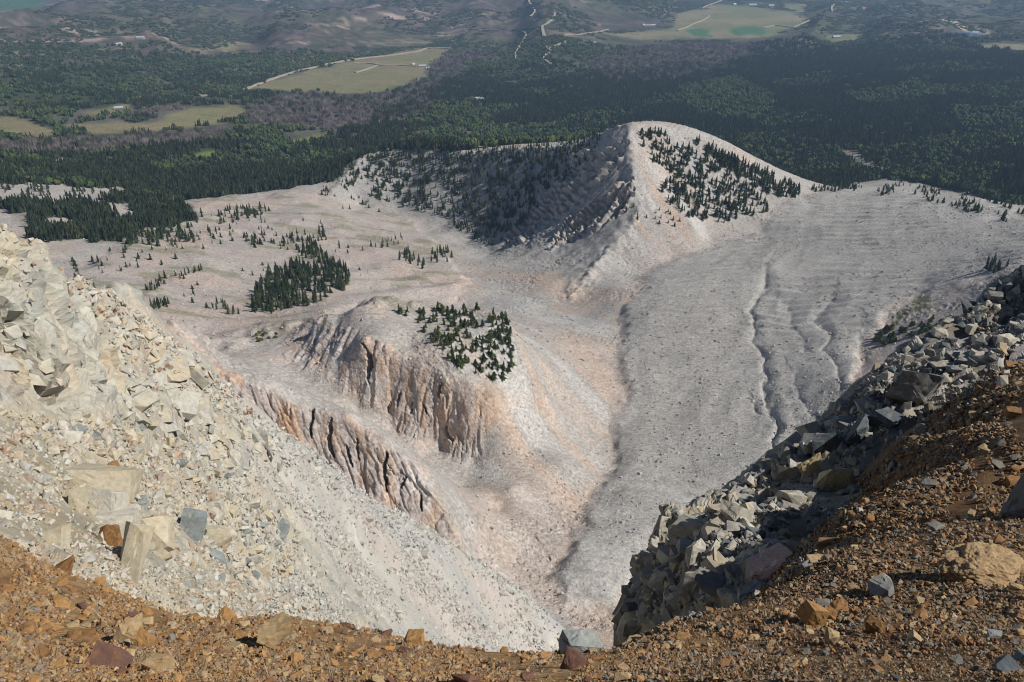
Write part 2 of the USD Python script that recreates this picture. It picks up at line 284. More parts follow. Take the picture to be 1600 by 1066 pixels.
# ------------------------------------------------------------------ basin: shape and colour
def regions(pix, polys):
    return {k: inside(p, pix) for k, p in polys.items()}
def line_distance(pix, pts):
    d = np.full(len(pix), 1e9); s = np.zeros(len(pix))
    for (x0, y0), (x1, y1) in zip(pts[:-1], pts[1:]):
        dx, dy = x1 - x0, y1 - y0; cx, cy = pix[:, 0] - x0, pix[:, 1] - y0
        t = np.clip((cx * dx + cy * dy) / (dx * dx + dy * dy), 0, 1); e = np.hypot(cx - t * dx, cy - t * dy)
        side = np.sign(dx * cy - dy * cx); s = np.where(e < d, side, s); d = np.minimum(d, e)
    return d, s
GLACIER = [(1012,430),(1045,410),(1110,383),(1185,366),(1215,335),(1262,308),(1330,290),(1400,282),(1530,310),(1600,340),(1700,380),(1600,425),(1500,450),(1430,462),(1375,500),(1350,540),(1335,600),(1270,690),(1180,760),(1100,830),(1000,900),(960,960),(890,950),(868,900),(920,815),(947,740),(957,680),(975,620),(968,560),(982,490)]
BASIN_LEFT = [(60,455),(130,412),(200,380),(225,355),(300,345),(285,315),(330,303),(460,300),(540,318),(650,348),(705,400),(735,440),(705,480),(560,485),(500,520),(330,550),(200,510)]
PEAK_FACE = [(985,200),(940,218),(880,240),(800,240),(720,243),(600,240),(555,255),(520,305),(620,322),(760,395),(800,405),(870,385),(890,460),(985,365),(1000,335)]
PEAK_CLIFF = [(980,225),(935,240),(900,270),(850,320),(800,365),(790,400),(850,392),(905,372),(960,350),(990,330),(985,265)]
KNOLL_CLIFF = [(430,562),(465,518),(515,500),(570,520),(640,560),(700,590),(740,602),(790,612),(860,622),(862,650),(800,635),(770,660),(745,715),(700,705),(640,690),(590,650),(540,620)]
SPUR_CLIFF = [(175,500),(210,503),(262,528),(345,588),(402,606),(450,634),(500,655),(546,657),(602,694),(652,741),(692,805),(710,840),(640,830),(560,790),(480,745),(400,690),(320,630),(220,540)]
KNOLL_ORANGE = [(585,560),(640,575),(700,592),(760,606),(850,625),(850,655),(790,640),(745,700),(690,690),(640,670),(600,630)]
SPUR_ORANGE = [(185,505),(240,512),(300,545),(330,560),(400,605),(440,625),(470,665),(490,690),(480,730),(430,715),(390,670),(340,625),(260,570),(205,530)]
KNOLL_TREES = [(612,487),(660,484),(740,482),(795,495),(806,530),(800,560),(798,592),(770,598),(735,578),(705,572),(690,545),(655,515)]
FOREST_FLOOR = [(-60,312),(100,318),(160,305),(280,302),(310,345),(230,360),(195,395),(130,412),(60,395),(30,345)]
TROUGHS = [([(1195,440),(1178,490),(1174,520),(1182,560),(1188,590),(1200,640),(1213,692)], 8, 5.0), ([(1300,470),(1275,512),(1290,545),(1300,580),(1312,612)], 10, 3.5),
           ([(1180,640),(1195,665),(1215,705)], 6, 3.0), ([(1235,600),(1262,640),(1290,668)], 8, 2.5), ([(1345,520),(1348,560),(1330,612)], 9, 2.5), ([(1190,450),(1230,500),(1255,560)], 10, 2.0)]
FISSURES = [([(522,664),(520,690),(526,716)], 5.5, 15), ([(604,712),(600,748),(606,772)], 3.5, 12), ([(566,540),(572,565),(571,600)], 3.2, 12), ([(703,664),(706,680),(713,692)], 3, 9),
            ([(546,700),(546,715),(549,733)], 2.2, 7), ([(562,690),(560,722)], 2, 7), ([(628,612),(625,636)], 2.5, 7), ([(657,778),(660,802)], 2.5, 8), ([(494,650),(491,686)], 2.5, 8), ([(632,752),(630,772)], 2, 6),
            ([(645,628),(643,650)], 2, 6), ([(663,632),(672,650)], 2, 6), ([(610,630),(607,648)], 2, 6), ([(690,600),(688,622)], 2, 7)]
nt, nu = 900, 720
G = PEAK.grid((-35.5, 35.5), (98, 1790), nt, nu)
n0 = grid_normals(G).reshape(-1, 3); V = G.reshape(-1, 3).copy(); pix = project(V); H = np.hypot(V[:, 0], V[:, 1])
jit = np.stack([N(V, 25, 3, 71) - .5, N(V, 25, 3, 72) - .5], -1)
pixj = pix + jit * 26 * np.clip(900 / H, 0.5, 2)[:, None]
R = regions(pixj, dict(glacier=GLACIER, basin=BASIN_LEFT, face=PEAK_FACE, cliff=PEAK_CLIFF, knoll=KNOLL_CLIFF, spur=SPUR_CLIFF, orange=SPUR_ORANGE, ktrees=KNOLL_TREES, forest=FOREST_FLOOR))
soft = lambda k, w: smooth01(R[k], -w, w)
steep = 1 - n0[:, 2]
glac, bas, face, clf = soft('glacier', 12), soft('basin', 14), soft('face', 12), soft('cliff', 14)
kn, spu = soft('knoll', 10), soft('spur', 9)
# relief
dz = np.zeros(len(V)); dn = np.zeros(len(V))
dz += smooth01(R['glacier'] + 16 * (N(V, 26, 4, 17) - .5), -14, 16) * 4.0 + smooth01(R['glacier'], 0, 50) * 3
w1 = N(V, 110, 3, 5); flow = np.array([0.42, 0.9]); along = V[:, :2] @ flow; across = V[:, :2] @ np.array([0.9, -0.42])
arc = np.hypot(V[:, 0] - 20, V[:, 1] - 250)
dz += glac * (1.15 * np.sin(arc / 3.2 + 16 * w1) * smooth01(N(V, 90, 2, 8), .38, .6) + 0.8 * (ridged(np.stack([along / 9, across / 55, 0 * along], -1) + w1[:, None] * 3, 1, 2, 14) - .5) + 5.0 * (ridged(np.stack([across / 60, along / 190, 0 * along], -1) + w1[:, None] * .8, 1, 3, 9) - .55) + 1.6 * (N(V, 28, 3, 12) - .5))
c0 = np.array([-330.0, 1010.0]); arc2 = np.hypot((V[:, 0] - c0[0]) * .8, V[:, 1] - c0[1])
dz += bas * (smooth01(R['basin'], 0, 12) * 6 + 13 * (ridged(V * [1, .7, 0], 150, 2, 21) - .5) + 3.5 * (ridged(V * [1, .6, 0], 48, 2, 26) - .5) + 1.9 * np.sin(arc2 / 8.5 + 14 * N(V, 170, 3, 23)) * smooth01(N(V, 140, 2, 25), .35, .6) + 2.4 * (N(V, 30, 3, 22) - .5))
jd = N(V, 9, 2, 19) - .5
for pts, wd, dep in TROUGHS:
    d, s = line_distance(pixj, pts); dz -= .5 * dep * np.exp(-np.abs((d + 9 * jd) / (.62 * wd)) ** 1.2); dz += 0.2 * dep * np.exp(-((d - 2.4 * wd) / (1.5 * wd)) ** 2) * (s < 0)
# ribs run down the slope: sampled along the contour and, much stretched, down the slope
fdir = n0[clf > .8][:, :2].mean(0); fdir /= np.linalg.norm(fdir); tdir = np.array([-fdir[1], fdir[0]]); print('face', fdir)
def crest_lift(P, line, up, w):
    q = densify(line, 4); d = rays(q[:, :2]) * q[:, 2:3]; dist, _ = cKDTree(d[:, :2]).query(P[:, :2]); return up * np.exp(-dist / w)
lift_n = -.25 + 1.3 * N(V, 26, 3, 140) + 1.2 * N(V, 8, 3, 141)
dz += np.max([crest_lift(V, L[k][0], up, w) * lift_n for k, up, w in ((0, 2.5, 14), (1, 9, 11), (2, 9, 13), (3, 2, 9), (4, 3, 9), (5, 4, 9))], axis=0) * (1 - .55 * np.exp(-(np.hypot(V[:, 0] - rays([985, 197])[0] * 1180, V[:, 1] - rays([985, 197])[1] * 1180) / 26) ** 2))
ct, cd = V[:, :2] @ tdir, V[:, :2] @ fdir
BAND_A = [(986,226),(960,233),(925,238),(900,252),(872,290),(845,335),(838,352),(880,338),(930,298),(972,255)]
BAND_B = [(990,285),(962,296),(925,325),(885,348),(868,372),(858,392),(900,378),(940,360),(975,338),(992,318)]
BAND_C = [(868,300),(845,320),(810,350),(785,385),(800,388),(835,372),(850,352)]
BAND_D = [(905,436),(893,455),(888,470),(898,466),(909,450)]
wv0 = (N(V, 20, 2, 151) - .5) * 10
for bi, bp in enumerate((BAND_A, BAND_B, BAND_C)):
    bm = smooth01(inside(bp, pixj * .45 + pix * .55), -2.5, 3.5); nd = n0[bm > .5][:, :2].mean(0); nd /= np.linalg.norm(nd); ta = V[:, 0] * -nd[1] + V[:, 1] * nd[0]; na = V[:, :2] @ nd; wv = wv0
    k = bm > .004; q = np.stack([ta + wv, na * .10, V[:, 2] * .05], -1)[k]
    b1, c1, _ = blocks(np.stack([(ta + wv * .5)[k], na[k] * .22, V[k, 2] * .11], -1), 8.5, 163 + bi, tilt=.35); b2, c2, _ = blocks(np.stack([(ta + wv * .5)[k], na[k] * .3, V[k, 2] * .2], -1), 3.6, 173 + bi, tilt=.5)
    dn[k] += bm[k] * (4 + 14 * (ridged(q, 26, 2, 155 + bi) - .5) + 11 * b1 - 8 * (1 - smooth01(c1, .02, .2)) + 4.5 * b2 - 2 * (1 - smooth01(c2, 0, .2)))
    BANDS = bm if bi == 0 else np.maximum(BANDS, bm)
wob = (N(V, 45, 2, 31) - .5) * 26
rib = ridged(np.stack([(ct + wob) / 34, cd / 210, V[:, 2] / 160], -1), 1, 4, 33)
dn += face * (1 - .6 * clf) * (13 * (rib - .55) + 3.5 * (N(V, 14, 3, 34) - .5))
rib2 = ridged(np.stack([(ct + wob * .5) / 11, cd / 75, V[:, 2] / 75], -1), 1, 4, 36); bk, ck, _ = blocks(V * [1, 1, .35], 5, 4, tilt=.9)
dn += clf * (1 - .9 * BANDS) * (7 * (rib2 - .5) * smooth01(N(V, 50, 2, 40), .32, .5) + .8 * bk)
for m, sd in ((kn, 50), (spu, 60)):
    nd = n0[m > .8][:, :2].mean(0); nd /= np.linalg.norm(nd); tt_ = V[:, 0] * -nd[1] + V[:, 1] * nd[0]; nn_ = V[:, :2] @ nd; wv = (N(V, 18, 2, sd + 9) - .5) * 8; q = np.stack([tt_ + wv, nn_ * .22, V[:, 2] * .10], -1)
    bq = np.stack([tt_ + wv, nn_ * .3, V[:, 2] * .22], -1)
    k = m > .004; q, bq, Vk = q[k], bq[k], V[k]; ml = smooth01(N(Vk, 30, 2, sd + 12), .38, .6)
    b1, c1, _ = blocks(np.stack([tt_[k] + wv[k] * .5, nn_[k] * .3, V[k, 2] * .14], -1), 9, sd + 7, tilt=.35); b2, c2, _ = blocks(np.stack([tt_[k] + wv[k] * .3, nn_[k] * .4, V[k, 2] * .25], -1), 3.4, sd + 8, tilt=.6)
    dn[k] += m[k] * (4.5 * (ridged(q, 38, 3, sd) - .5) + 1.9 * b1 - 1.2 * ml * (1 - smooth01(c1, .02, .16)) + (.4 + ml) * (.8 * b2 - .35 * (1 - smooth01(c2, 0, .2))) + 2.0 * (N(Vk, 7, 3, sd + 13) - .5))
fj = pix + jit * 26 + (N(V, 3, 2, 49)[:, None] - .5) * 5; fw = .35 + 1.3 * N(V, 5, 2, 47)
for pts, wd, dep in FISSURES:
    d, s = line_distance(fj, pts); wj = wd * .62 * fw * np.clip(1.25 - np.abs(pix[:, 1] - np.mean([p[1] for p in pts])) / (max(p[1] for p in pts) - min(p[1] for p in pts) + 1e-3) * 1.7, 0, 1); dn -= dep * (1 - smooth01(d, wj * .5, wj + .4)) * (H < 620)
rough = np.clip(1 - glac - bas, 0, 1) * (1 - face * .3)
dz += rough * 2.2 * (N(V, 22, 4, 45) - .5) + 0.55 * (N(V, 5, 3, 46) - .5)
crest_rub = (1 - glac) * (1 - bas) * smooth01(N(V, 60, 3, 48), .5, .62)
dn += crest_rub * .8 * (blocks(V, 3.2, 77, tilt=.9)[0])
V += n0 * dn[:, None]; V[:, 2] += dz
BV0 = G.reshape(-1, 3)
# colours: grey stone of the rock glacier, pinkish stone of the left basin, tan and rust on the crags
col = np.tile([.345, .322, .297], (len(V), 1))
col = lerp(col, [.334, .324, .304], glac * .95)
col = lerp(col, [.350, .300, .270], bas * (.75 + .5 * (N(V, 60, 3, 81) - .5)))
col = lerp(col, [.265, .26, .25], face * (1 - clf * .5) * .8)
col = lerp(col, [.38, .345, .30], BANDS * .8)
veg = smooth01(N(V, 35, 3, 83), .5, .62)
col = lerp(col, [.33, .31, .28], veg * .5 * (1 - glac))
stripe = N(np.stack([ct / 9, cd / 120, V[:, 2] / 60], -1), 1, 4, 85)
q = np.stack([V[:, 0] / 6, V[:, 1] / 10, V[:, 2] / 50], -1); st2 = N(q, 1, 4, 86); st3 = N(q, 1.7, 3, 87)
cr = np.clip(kn + spu, 0, 1)
col = lerp(col, [.37, .325, .30], cr * .9)
col = lerp(col, [.42, .305, .225], cr * smooth01(st2, .48, .66) * .7)
col = lerp(col, [.47, .44, .42], cr * smooth01(st3, .55, .68) * .7)
ko = smooth01(inside(KNOLL_ORANGE, pixj), -12, 14); col = lerp(col, [.40, .29, .205], ko * smooth01(st2, .36, .6) * .7)
col = lerp(col, [.43, .275, .18], soft('orange', 14) * smooth01(st2, .33, .6) * .85)
# talus streaks of rust and cream between knoll, peak and glacier
tal = (1 - glac) * (1 - bas) * (1 - face) * smooth01(pix[:, 0], 640, 800) * smooth01(1150 - pix[:, 0], 0, 90)
fan = N(np.stack([(pix[:, 1] + .55 * pix[:, 0]) / 26, (pix[:, 0] - .4 * pix[:, 1]) / 220, 0 * V[:, 0]], -1), 1, 4, 88)   # bands down the fans
dfan = V[:, :2] @ np.array([.55, -.83]); fan = N(np.stack([(V[:, :2] @ np.array([.83, .55])) / 16, dfan / 150, 0 * dfan], -1), 1, 4, 88)
col = lerp(col, [.44, .335, .26], tal * smooth01(fan, .50, .68) * .6)
col = lerp(col, [.44, .43, .41], tal * smooth01(1 - fan, .52, .7) * .6)
margin = (1 - glac) * smooth01(R['glacier'], -22, -6) * smooth01(pix[:, 1], 370, 400)
col = lerp(col, [.42, .36, .315], margin * .6)
col = lerp(col, [.44, .33, .26], smooth01(N(V, 70, 3, 91), .56, .68) * .35 * (1 - glac) * (1 - face))
col = lerp(col, [.16, .165, .085], bas * smooth01(N(V * [.6, 1.3, 0], 26, 3, 92), .58, .66) * .55); fl = soft('forest', 12); col = lerp(col, [.13, .11, .075], fl * .6 * smooth01(N(BV0, 50, 3, 909), .40, .50))
ou = smooth01(H, 1480, 1640) * (1 - glac) * (1 - face); col = lerp(col, [.08, .08, .045], ou * .9)
sh = [(1395,500),(1410,495),(1440,488),(1450,470)]
dg = np.minimum(line_distance(pixj, [(1395,507),(1418,490),(1450,478)])[0], line_distance(pixj, [(1430,472),(1452,468)])[0]); col = lerp(col, [.12, .125, .05], (1 - smooth01(dg, 3, 6)) * .85)
BASIN_V, BASIN_F = V, grid_faces(nt, nu)
tag(define_mesh('/World/mountain_basin', V, BASIN_F, 'talus', col, grid_normals(V.reshape(nt, nu, 3), False).reshape(-1, 3)), 'rock glacier, talus basin and bare central peak seen from above', 'mountain', kind='structure')
BASIN_COL_H = H
print('basin', round(time.time() - T0, 1))

# ------------------------------------------------------------------ valley: woods, meadows, brown hills
mt, mu = 480, 420
G = VALLEY.grid((-38, 38), (1700, 29000), mt, mu, wu=0.35)
V = G.reshape(-1, 3).copy(); pix = project(V); H = np.hypot(V[:, 0], V[:, 1])
far = smooth01(H, 3500, 5200)
pj = pix + np.stack([N(V, 160, 3, 101) - .5, (N(V, 160, 3, 102) - .5) * .5], -1) * 34
GREEN_MEADOWS = [[(382,140),(450,118),(540,98),(660,76),(705,77),(668,104),(670,118),(640,131),(560,147),(480,142)], [(100,198),(180,190),(225,193),(260,180),(300,165),(372,164),(387,176),(345,192),(250,204),(150,211)], [(-40,183),(40,188),(92,207),(72,219),(-40,202)], [(130,178),(200,163),(215,170),(150,182)], [(290,88),(380,66),(395,72),(330,86)]]
FIELDS = [[(925,58),(1000,50),(1048,44),(1060,22),(1120,6),(1235,18),(1262,36),(1190,60),(1080,62),(1000,62)], [(1225,5),(1262,8),(1255,20),(1228,12)], [(1530,68),(1600,66),(1640,72),(1600,80),(1540,78)], [(1295,58),(1345,55),(1340,62),(1300,66)]]
IRRIGATED = [[(-60,0),(78,0),(62,13),(-60,22)], [(1075,48),(1105,46),(1118,58),(1085,60)], [(1140,50),(1165,40),(1200,44),(1190,54),(1150,58)]]
YELLOW = [[(298,243),(322,235),(352,236),(340,246),(310,250)], [(360,246),(380,242),(398,248),(370,252)], [(440,215),(500,205),(520,212),(470,225)]]
pj = pj + np.stack([N(V, 45, 2, 103) - .5, (N(V, 45, 2, 104) - .5) * .5], -1) * 9
def anyof(polys, w): return np.max([smooth01(inside(p, pj), -w, w) for p in polys], axis=0)
hills = ridged(V * [1, .8, 0], 1500, 4, 111)
bump = far * (240 * (hills - .5) + 100 * (ridged(V * [1, 1, 0], 520, 4, 113) - .5)) + (1 - far) * 26 * (N(V * [1, 1, 0], 260, 3, 115) - .5)
fields_m = np.max([smooth01(inside(p, pix), -48, -1) for p in FIELDS + GREEN_MEADOWS + IRRIGATED], axis=0)
bump *= (1 - .95 * fields_m)
spurline, _ = line_distance(pix, [(255,100),(290,85),(318,66),(345,72)]); bump += 30 * np.exp(-(spurline / 16) ** 2)
d2, _ = line_distance(pix, [(820,-8),(850,10),(860,30)]); bump += 120 * np.exp(-(d2 / 70) ** 2)
edge0 = smooth01(H, 1700, 1790); V[:, 2] += bump * edge0 - 3 * (1 - edge0)
VALLEY_GRID = V.reshape(mt, mu, 3)
nv = grid_normals(VALLEY_GRID).reshape(-1, 3)
west = smooth01(1150 - pix[:, 0], 0, 400)
n1, n2, n3 = N(V * [1, 1, 0], 380, 4, 121), N(V * [1, .6, 0], 130, 3, 122), N(V * [.5, 1.6, 0], 500, 4, 123)
col = np.tile([.045, .055, .030], (len(V), 1))
col = lerp(col, [.12, .108, .095], (1 - far) * west * smooth01(n1, .47, .62) * .8)           # grey leafless aspen slopes
scrub = np.tile([.045, .053, .044], (len(V), 1))
scrub = lerp(scrub, [.17, .135, .115], smooth01(n3, .43, .58) * (.35 + .5 * west))
ax2 = V[:, :2] @ np.array([.8, .6]); scrub = lerp(scrub, [.115, .084, .078], west * smooth01(N(V * [1, 1, 0], 900, 4, 129), .30, .48) * .9); n4 = N(np.stack([ax2 / 500, (V[:, :2] @ np.array([-.6, .8])) / 110, 0 * ax2], -1), 1, 4, 127)
scrub = lerp(scrub, [.40, .30, .245], smooth01(n4, .5, .64) * smooth01(N(V * [1, 1, 0], 1100, 3, 128), .42, .56) * (.3 + .6 * west))
scrub = lerp(scrub, [.10, .105, .05], smooth01(N(V * [1, 1, 0], 700, 3, 125), .5, .65) * .6)
speck = N(V * [1, 1, 0], 45, 3, 126); scrub = lerp(scrub, [.04, .052, .03], smooth01(speck, .47, .58) * .75)
col = lerp(col, scrub, far)
mead = lerp(np.tile([.19, .182, .09], (len(V), 1)), [.22, .185, .105], smooth01(n2, .4, .6)); mead = lerp(mead, [.15, .16, .07], smooth01(speck, .55, .7) * .6)
gm = anyof(GREEN_MEADOWS, 3); col = lerp(col, mead, gm * .95)
fl = lerp(np.tile([.235, .205, .125], (len(V), 1)), [.17, .18, .09], smooth01(n1, .42, .6)); col = lerp(col, fl, anyof(FIELDS, 3) * .95)
col = lerp(col, [.055, .14, .06], anyof(IRRIGATED, 1.5) * .95); col = lerp(col, [.15, .19, .045], anyof(YELLOW, 2.5) * .9)
shore = [(1465,44),(1480,41),(1500,48),(1545,53),(1545,56),(1500,55),(1478,53)]
col = lerp(col, [.42, .36, .27], smooth01(inside(shore, pix), -2, 2) * .9)
clear = [[(1315,240),(1335,240),(1385,268),(1380,275),(1340,256)], [(60,252),(105,245),(118,250),(80,262)], [(-20,295),(60,290),(190,296),(205,302),(120,312),(-20,310)]]
col = lerp(col, [.33, .29, .25], anyof(clear, 3) * .9)
tag(define_mesh('/World/valley_land', V, grid_faces(mt, mu), 'woodland', col, nv), 'wide valley floor of woods, meadows and brown hills', 'valley', kind='structure')
VALLEY_V = V
print('valley', round(time.time() - T0, 1))

# ------------------------------------------------------------------ near rock
def rotation(ax, deg):
    return trimesh.transformations.rotation_matrix(math.radians(deg), ax)[:3, :3]
def spacing(G): return np.maximum(np.linalg.norm(np.gradient(G, axis=0), axis=-1), np.linalg.norm(np.gradient(G, axis=1), axis=-1)).reshape(-1)
def fracture(V, SP, scales, seed, rot=None, squash=(1, 1, .6), floor=0.0013, ragged=.5, deep=0):
    """blocky relief summed over joint spacings; spacings finer than the grid are left to the material"""
    out = np.zeros(len(V)); tones = []
    for i, (sz, amp, tilt) in enumerate(scales):
        r, c, rnd = blocks(V + (N(V, sz * 1.7, 2, seed + 31 * i)[:, None] - .5) * sz * ragged, sz, seed + i, squash, tilt, rot)
        w = smooth01(sz / SP, 2.0, 4.5)
        e = smooth01(c, 0, .16); out += amp * w * (r * e + .45 * e) - deep * amp * 3 * w * (1 - smooth01(c, .02, .07)) * (rnd[:, 1] > .45); tones.append((rnd, np.exp(-(c / .09) ** 2) * w, w))
    return out, tones
# left: pale fractured wall above a talus of pale blocks
at, au = 600, 540
G = WALL.grid((-48, 8), (4.5, 300), at, au)
SP = gaussian_filter(spacing(G).reshape(at, au), 2).reshape(-1); n0 = grid_normals(G).reshape(-1, 3); V = G.reshape(-1, 3).copy(); pix = project(V); H = np.hypot(V[:, 0], V[:, 1])
pj = pix + np.stack([N(V / H[:, None], .05, 3, 201) - .5, N(V / H[:, None], .05, 3, 202) - .5], -1) * 90
CLIFF = [(-200,250),(20,330),(110,450),(180,510),(200,545),(195,610),(130,655),(60,640),(-20,628),(-200,620)]
DUST = [(-200,640),(0,640),(70,650),(110,700),(130,760),(180,820),(200,870),(260,900),(330,930),(420,945),(300,990),(-200,900)]
BLOCKY = [(70,660),(200,640),(300,700),(400,780),(470,840),(450,900),(360,920),(260,890),(190,830),(120,770)]
cl, du, bl = (smooth01(inside(p, pj), -w, w) for p, w in ((CLIFF, 14), (DUST, 24), (BLOCKY, 22)))
crest = smooth01(H, 28, 60)
bed = rotation([.3, 1, .1], 38)
f1, t1 = fracture(V, SP, [(2.1, .42, .7), (.8, .22, .8), (.34, .085, .9)], 300, bed, (1.2, .9, .5), ragged=.12, deep=.22)
f2, t2 = fracture(V, SP, [(1.1, .20, .8), (.45, .09, .8), (.2, .04, .8)], 340, rotation([1, .2, .3], 30), (1, 1, .6))
f3, t3 = fracture(V, SP, [(4.5, .6, .8), (1.6, .26, .8), (.7, .13, .8)], 380, rotation([.2, 1, .4], -35), (1, .7, .45))
f4 = .05 * (N(V, .5, 4, 399) - .5) + .07 * blocks(V, .28, 395, tilt=.8)[0] * smooth01(N(V, .9, 2, 396), .5, .6)
rest = np.clip(1 - cl - du - bl, 0, 1)
dn = cl * (f1 + .3 * (N(V, 5, 2, 410) - .6) - .25) + bl * (1 - du) * f2 * .5 + du * f4 + rest * (1 - .45 * crest) * (.32 * f3 + (ridged(np.stack([(V[:, 0] * .8 - V[:, 1] * .3) / 14, V[:, 2] / 60, V[:, 1] / 60], -1), 1, 3, 412) - .5) * 2.2 * crest)
V += n0 * np.clip(dn, -2.5, 2.5)[:, None]
cream, white, blue, tan, rose = [.44, .385, .275], [.41, .395, .34], [.25, .26, .245], [.35, .295, .20], [.42, .34, .27]
def stone_tint(tones, base):
    c = np.tile(base, (len(V), 1))
    for i, (rnd, ck, w) in enumerate(tones):
        k = (w * (.9 - .2 * i))
        c = lerp(c, white, smooth01(rnd[:, 0], .6, .75) * .6 * k); c = lerp(c, blue, smooth01(rnd[:, 1], .74, .86) * .65 * k)
        c = lerp(c, rose, smooth01(rnd[:, 2], .8, .9) * .5 * k)
    return c
big = N(V / H[:, None] * 9, 1, 3, 420)
col = stone_tint(t3, [.40, .38, .32])
col = lerp(col, [.42, .405, .37], crest * .6)
strk = N(np.stack([(V[:, 0] * .8 - V[:, 1] * .3) / 5, V[:, 2] / 40, V[:, 1] / 40], -1), 1, 4, 424)
col = lerp(col, [.36, .35, .345], smooth01(strk, .5, .64) * .75 * crest); col = lerp(col, [.44, .36, .32], smooth01(1 - strk, .52, .64) * .5 * crest)
col = lerp(col, stone_tint(t1, cream), cl); col = lerp(col, stone_tint(t2, [.41, .37, .285]), bl)
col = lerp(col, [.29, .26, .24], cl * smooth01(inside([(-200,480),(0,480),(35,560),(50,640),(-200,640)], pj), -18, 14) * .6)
col = lerp(col, [.36, .385, .36], cl * smooth01(N(V, 4, 3, 430), .52, .62) * .45); col = lerp(col, [.43, .30, .17], cl * smooth01(N(V, 3, 3, 431), .6, .7) * .5)
dst = lerp(np.tile(tan, (len(V), 1)), [.37, .335, .26], smooth01(N(V, 1.5, 4, 432), .45, .6)); dst = lerp(dst, [.26, .245, .19], smooth01(N(V, 1.1, 3, 433), .58, .68) * .5)
col = lerp(col, dst, du * .95)
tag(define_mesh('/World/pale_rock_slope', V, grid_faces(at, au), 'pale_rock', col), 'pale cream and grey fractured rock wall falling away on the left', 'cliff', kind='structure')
WALL_V = V
# right: grey broken ridge, brown dust on its near side
at, au = 440, 500
G = RIDGE.grid((1.5, 41), (4.8, 47), at, au, wu=.7)
SP = gaussian_filter(spacing(G).reshape(at, au), 2).reshape(-1); n0 = grid_normals(G).reshape(-1, 3); V = G.reshape(-1, 3).copy(); pix = project(V); H = np.hypot(V[:, 0], V[:, 1])
pj = pix + np.stack([N(V / H[:, None], .05, 3, 501) - .5, N(V / H[:, None], .05, 3, 502) - .5], -1) * 70
jr = rotation([1, .3, .2], 35) @ rotation([0, 0, 1], 25)
f1, t1 = fracture(V, SP, [(1.9, .42, .9), (.75, .19, .9), (.32, .08, .9), (.14, .03, .9)], 520, jr, (1, .75, .5))
near = 1 - smooth01(H, 15, 21)
f2, t2 = fracture(V, SP, [(1.3, .30, .8), (.5, .13, .9), (.2, .05, .9)], 560, rotation([0, 0, 1], 20), (.55, .8, 1.5))
SOIL = [(960,1010),(1060,965),(1120,905),(1200,870),(1240,800),(1330,735),(1390,680),(1450,625),(1520,585),(1650,540),(1700,700),(1300,1000)]
so = smooth01(inside(SOIL, pj), -22, 22)
amp = (1 - .75 * so)
V += n0 * (amp * .55 * (f1 * (1 - .5 * near) + f2 * near) + .5 * (ridged(V, 4.5, 3, 540) - .65) * (1 - so) - .3 - .55 * smooth01(H, 22, 32))[:, None]
grey, lite, ochre, dark = [.19, .187, .18], [.36, .335, .28], [.38, .30, .18], [.14, .15, .155]
def ridge_tint(tones, base):
    c = np.tile(base, (len(V), 1))
    for i, (rnd, ck, w) in enumerate(tones):
        c = lerp(c, lite, smooth01(rnd[:, 0], .55, .7) * .7 * w); c = lerp(c, dark, smooth01(rnd[:, 1], .72, .82) * .7 * w)
    return c
col = ridge_tint(t1, grey); col = lerp(col, ridge_tint(t2, [.37, .34, .28]), near)
col = lerp(col, [.36, .33, .31], smooth01(inside([(1440,590),(1490,540),(1600,470),(1650,540),(1560,570),(1480,610),(1400,660),(1380,630)], pj), -10, 14) * .7)
soil = lerp(np.tile([.17, .125, .07], (len(V), 1)), [.19, .17, .125], smooth01(N(V, 1.2, 3, 545), .42, .58))
col = lerp(col, soil, so * .9); col = lerp(col, soil, smooth01(n0[:, 2], .75, .92) * smooth01(N(V, .8, 3, 547), .5, .6) * .6)
tag(define_mesh('/World/grey_rock_ridge', V, grid_faces(at, au), 'grey_rock', col), 'jagged grey rock ridge in half shade on the right', 'cliff', kind='structure')
RIDGE_V = V
# underfoot: rust coloured scree
at, au = 460, 380
G = GROUND.grid((-50, 48), (.8, 34), at, au, wu=1.6)
SP = gaussian_filter(spacing(G).reshape(at, au), 2).reshape(-1); n0 = grid_normals(G).reshape(-1, 3); V = G.reshape(-1, 3).copy(); pix = project(V); H = np.hypot(V[:, 0], V[:, 1])
pj = pix + np.stack([N(V / H[:, None], .06, 3, 601) - .5, N(V / H[:, None], .06, 3, 602) - .5], -1) * 80
lump = .16 * (N(V, .9, 3, 610) - .5) * smooth01(H, 1.2, 3) + .05 * (N(V, .25, 3, 611) - .5) + .7 * (N(V, 2.2, 3, 612) - .5) * smooth01(H, 4, 9)
grav = 0
for sz, a, sd in ((.16, .035, 620), (.07, .018, 621), (.035, .009, 622)):
    r, c, rnd = blocks(V, sz, sd, (1, 1, .8), .9); w = smooth01(sz / SP, 2.0, 4.0); grav = grav + a * w * (r + .5) * smooth01(c, 0, .4) * smooth01(N(V, sz * 6, 2, sd), .42, .56)
V[:, 2] -= .09 * smooth01(H, 1.2, 2.3) * (1 - smooth01(H, 4, 7)); V += np.array([0, 0, 1.0]) * (lump + .45 * grav * smooth01(n0[:, 2], .62, .8))[:, None]
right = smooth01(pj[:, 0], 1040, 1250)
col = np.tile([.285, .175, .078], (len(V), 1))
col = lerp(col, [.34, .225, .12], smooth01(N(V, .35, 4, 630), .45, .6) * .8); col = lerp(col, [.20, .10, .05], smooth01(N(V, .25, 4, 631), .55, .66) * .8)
rc = lerp(np.tile([.215, .145, .075], (len(V), 1)), [.16, .085, .04], smooth01(N(V, 1.4, 4, 633), .45, .6)); rc = lerp(rc, [.27, .21, .13], smooth01(N(V, .5, 3, 634), .52, .64) * .7)
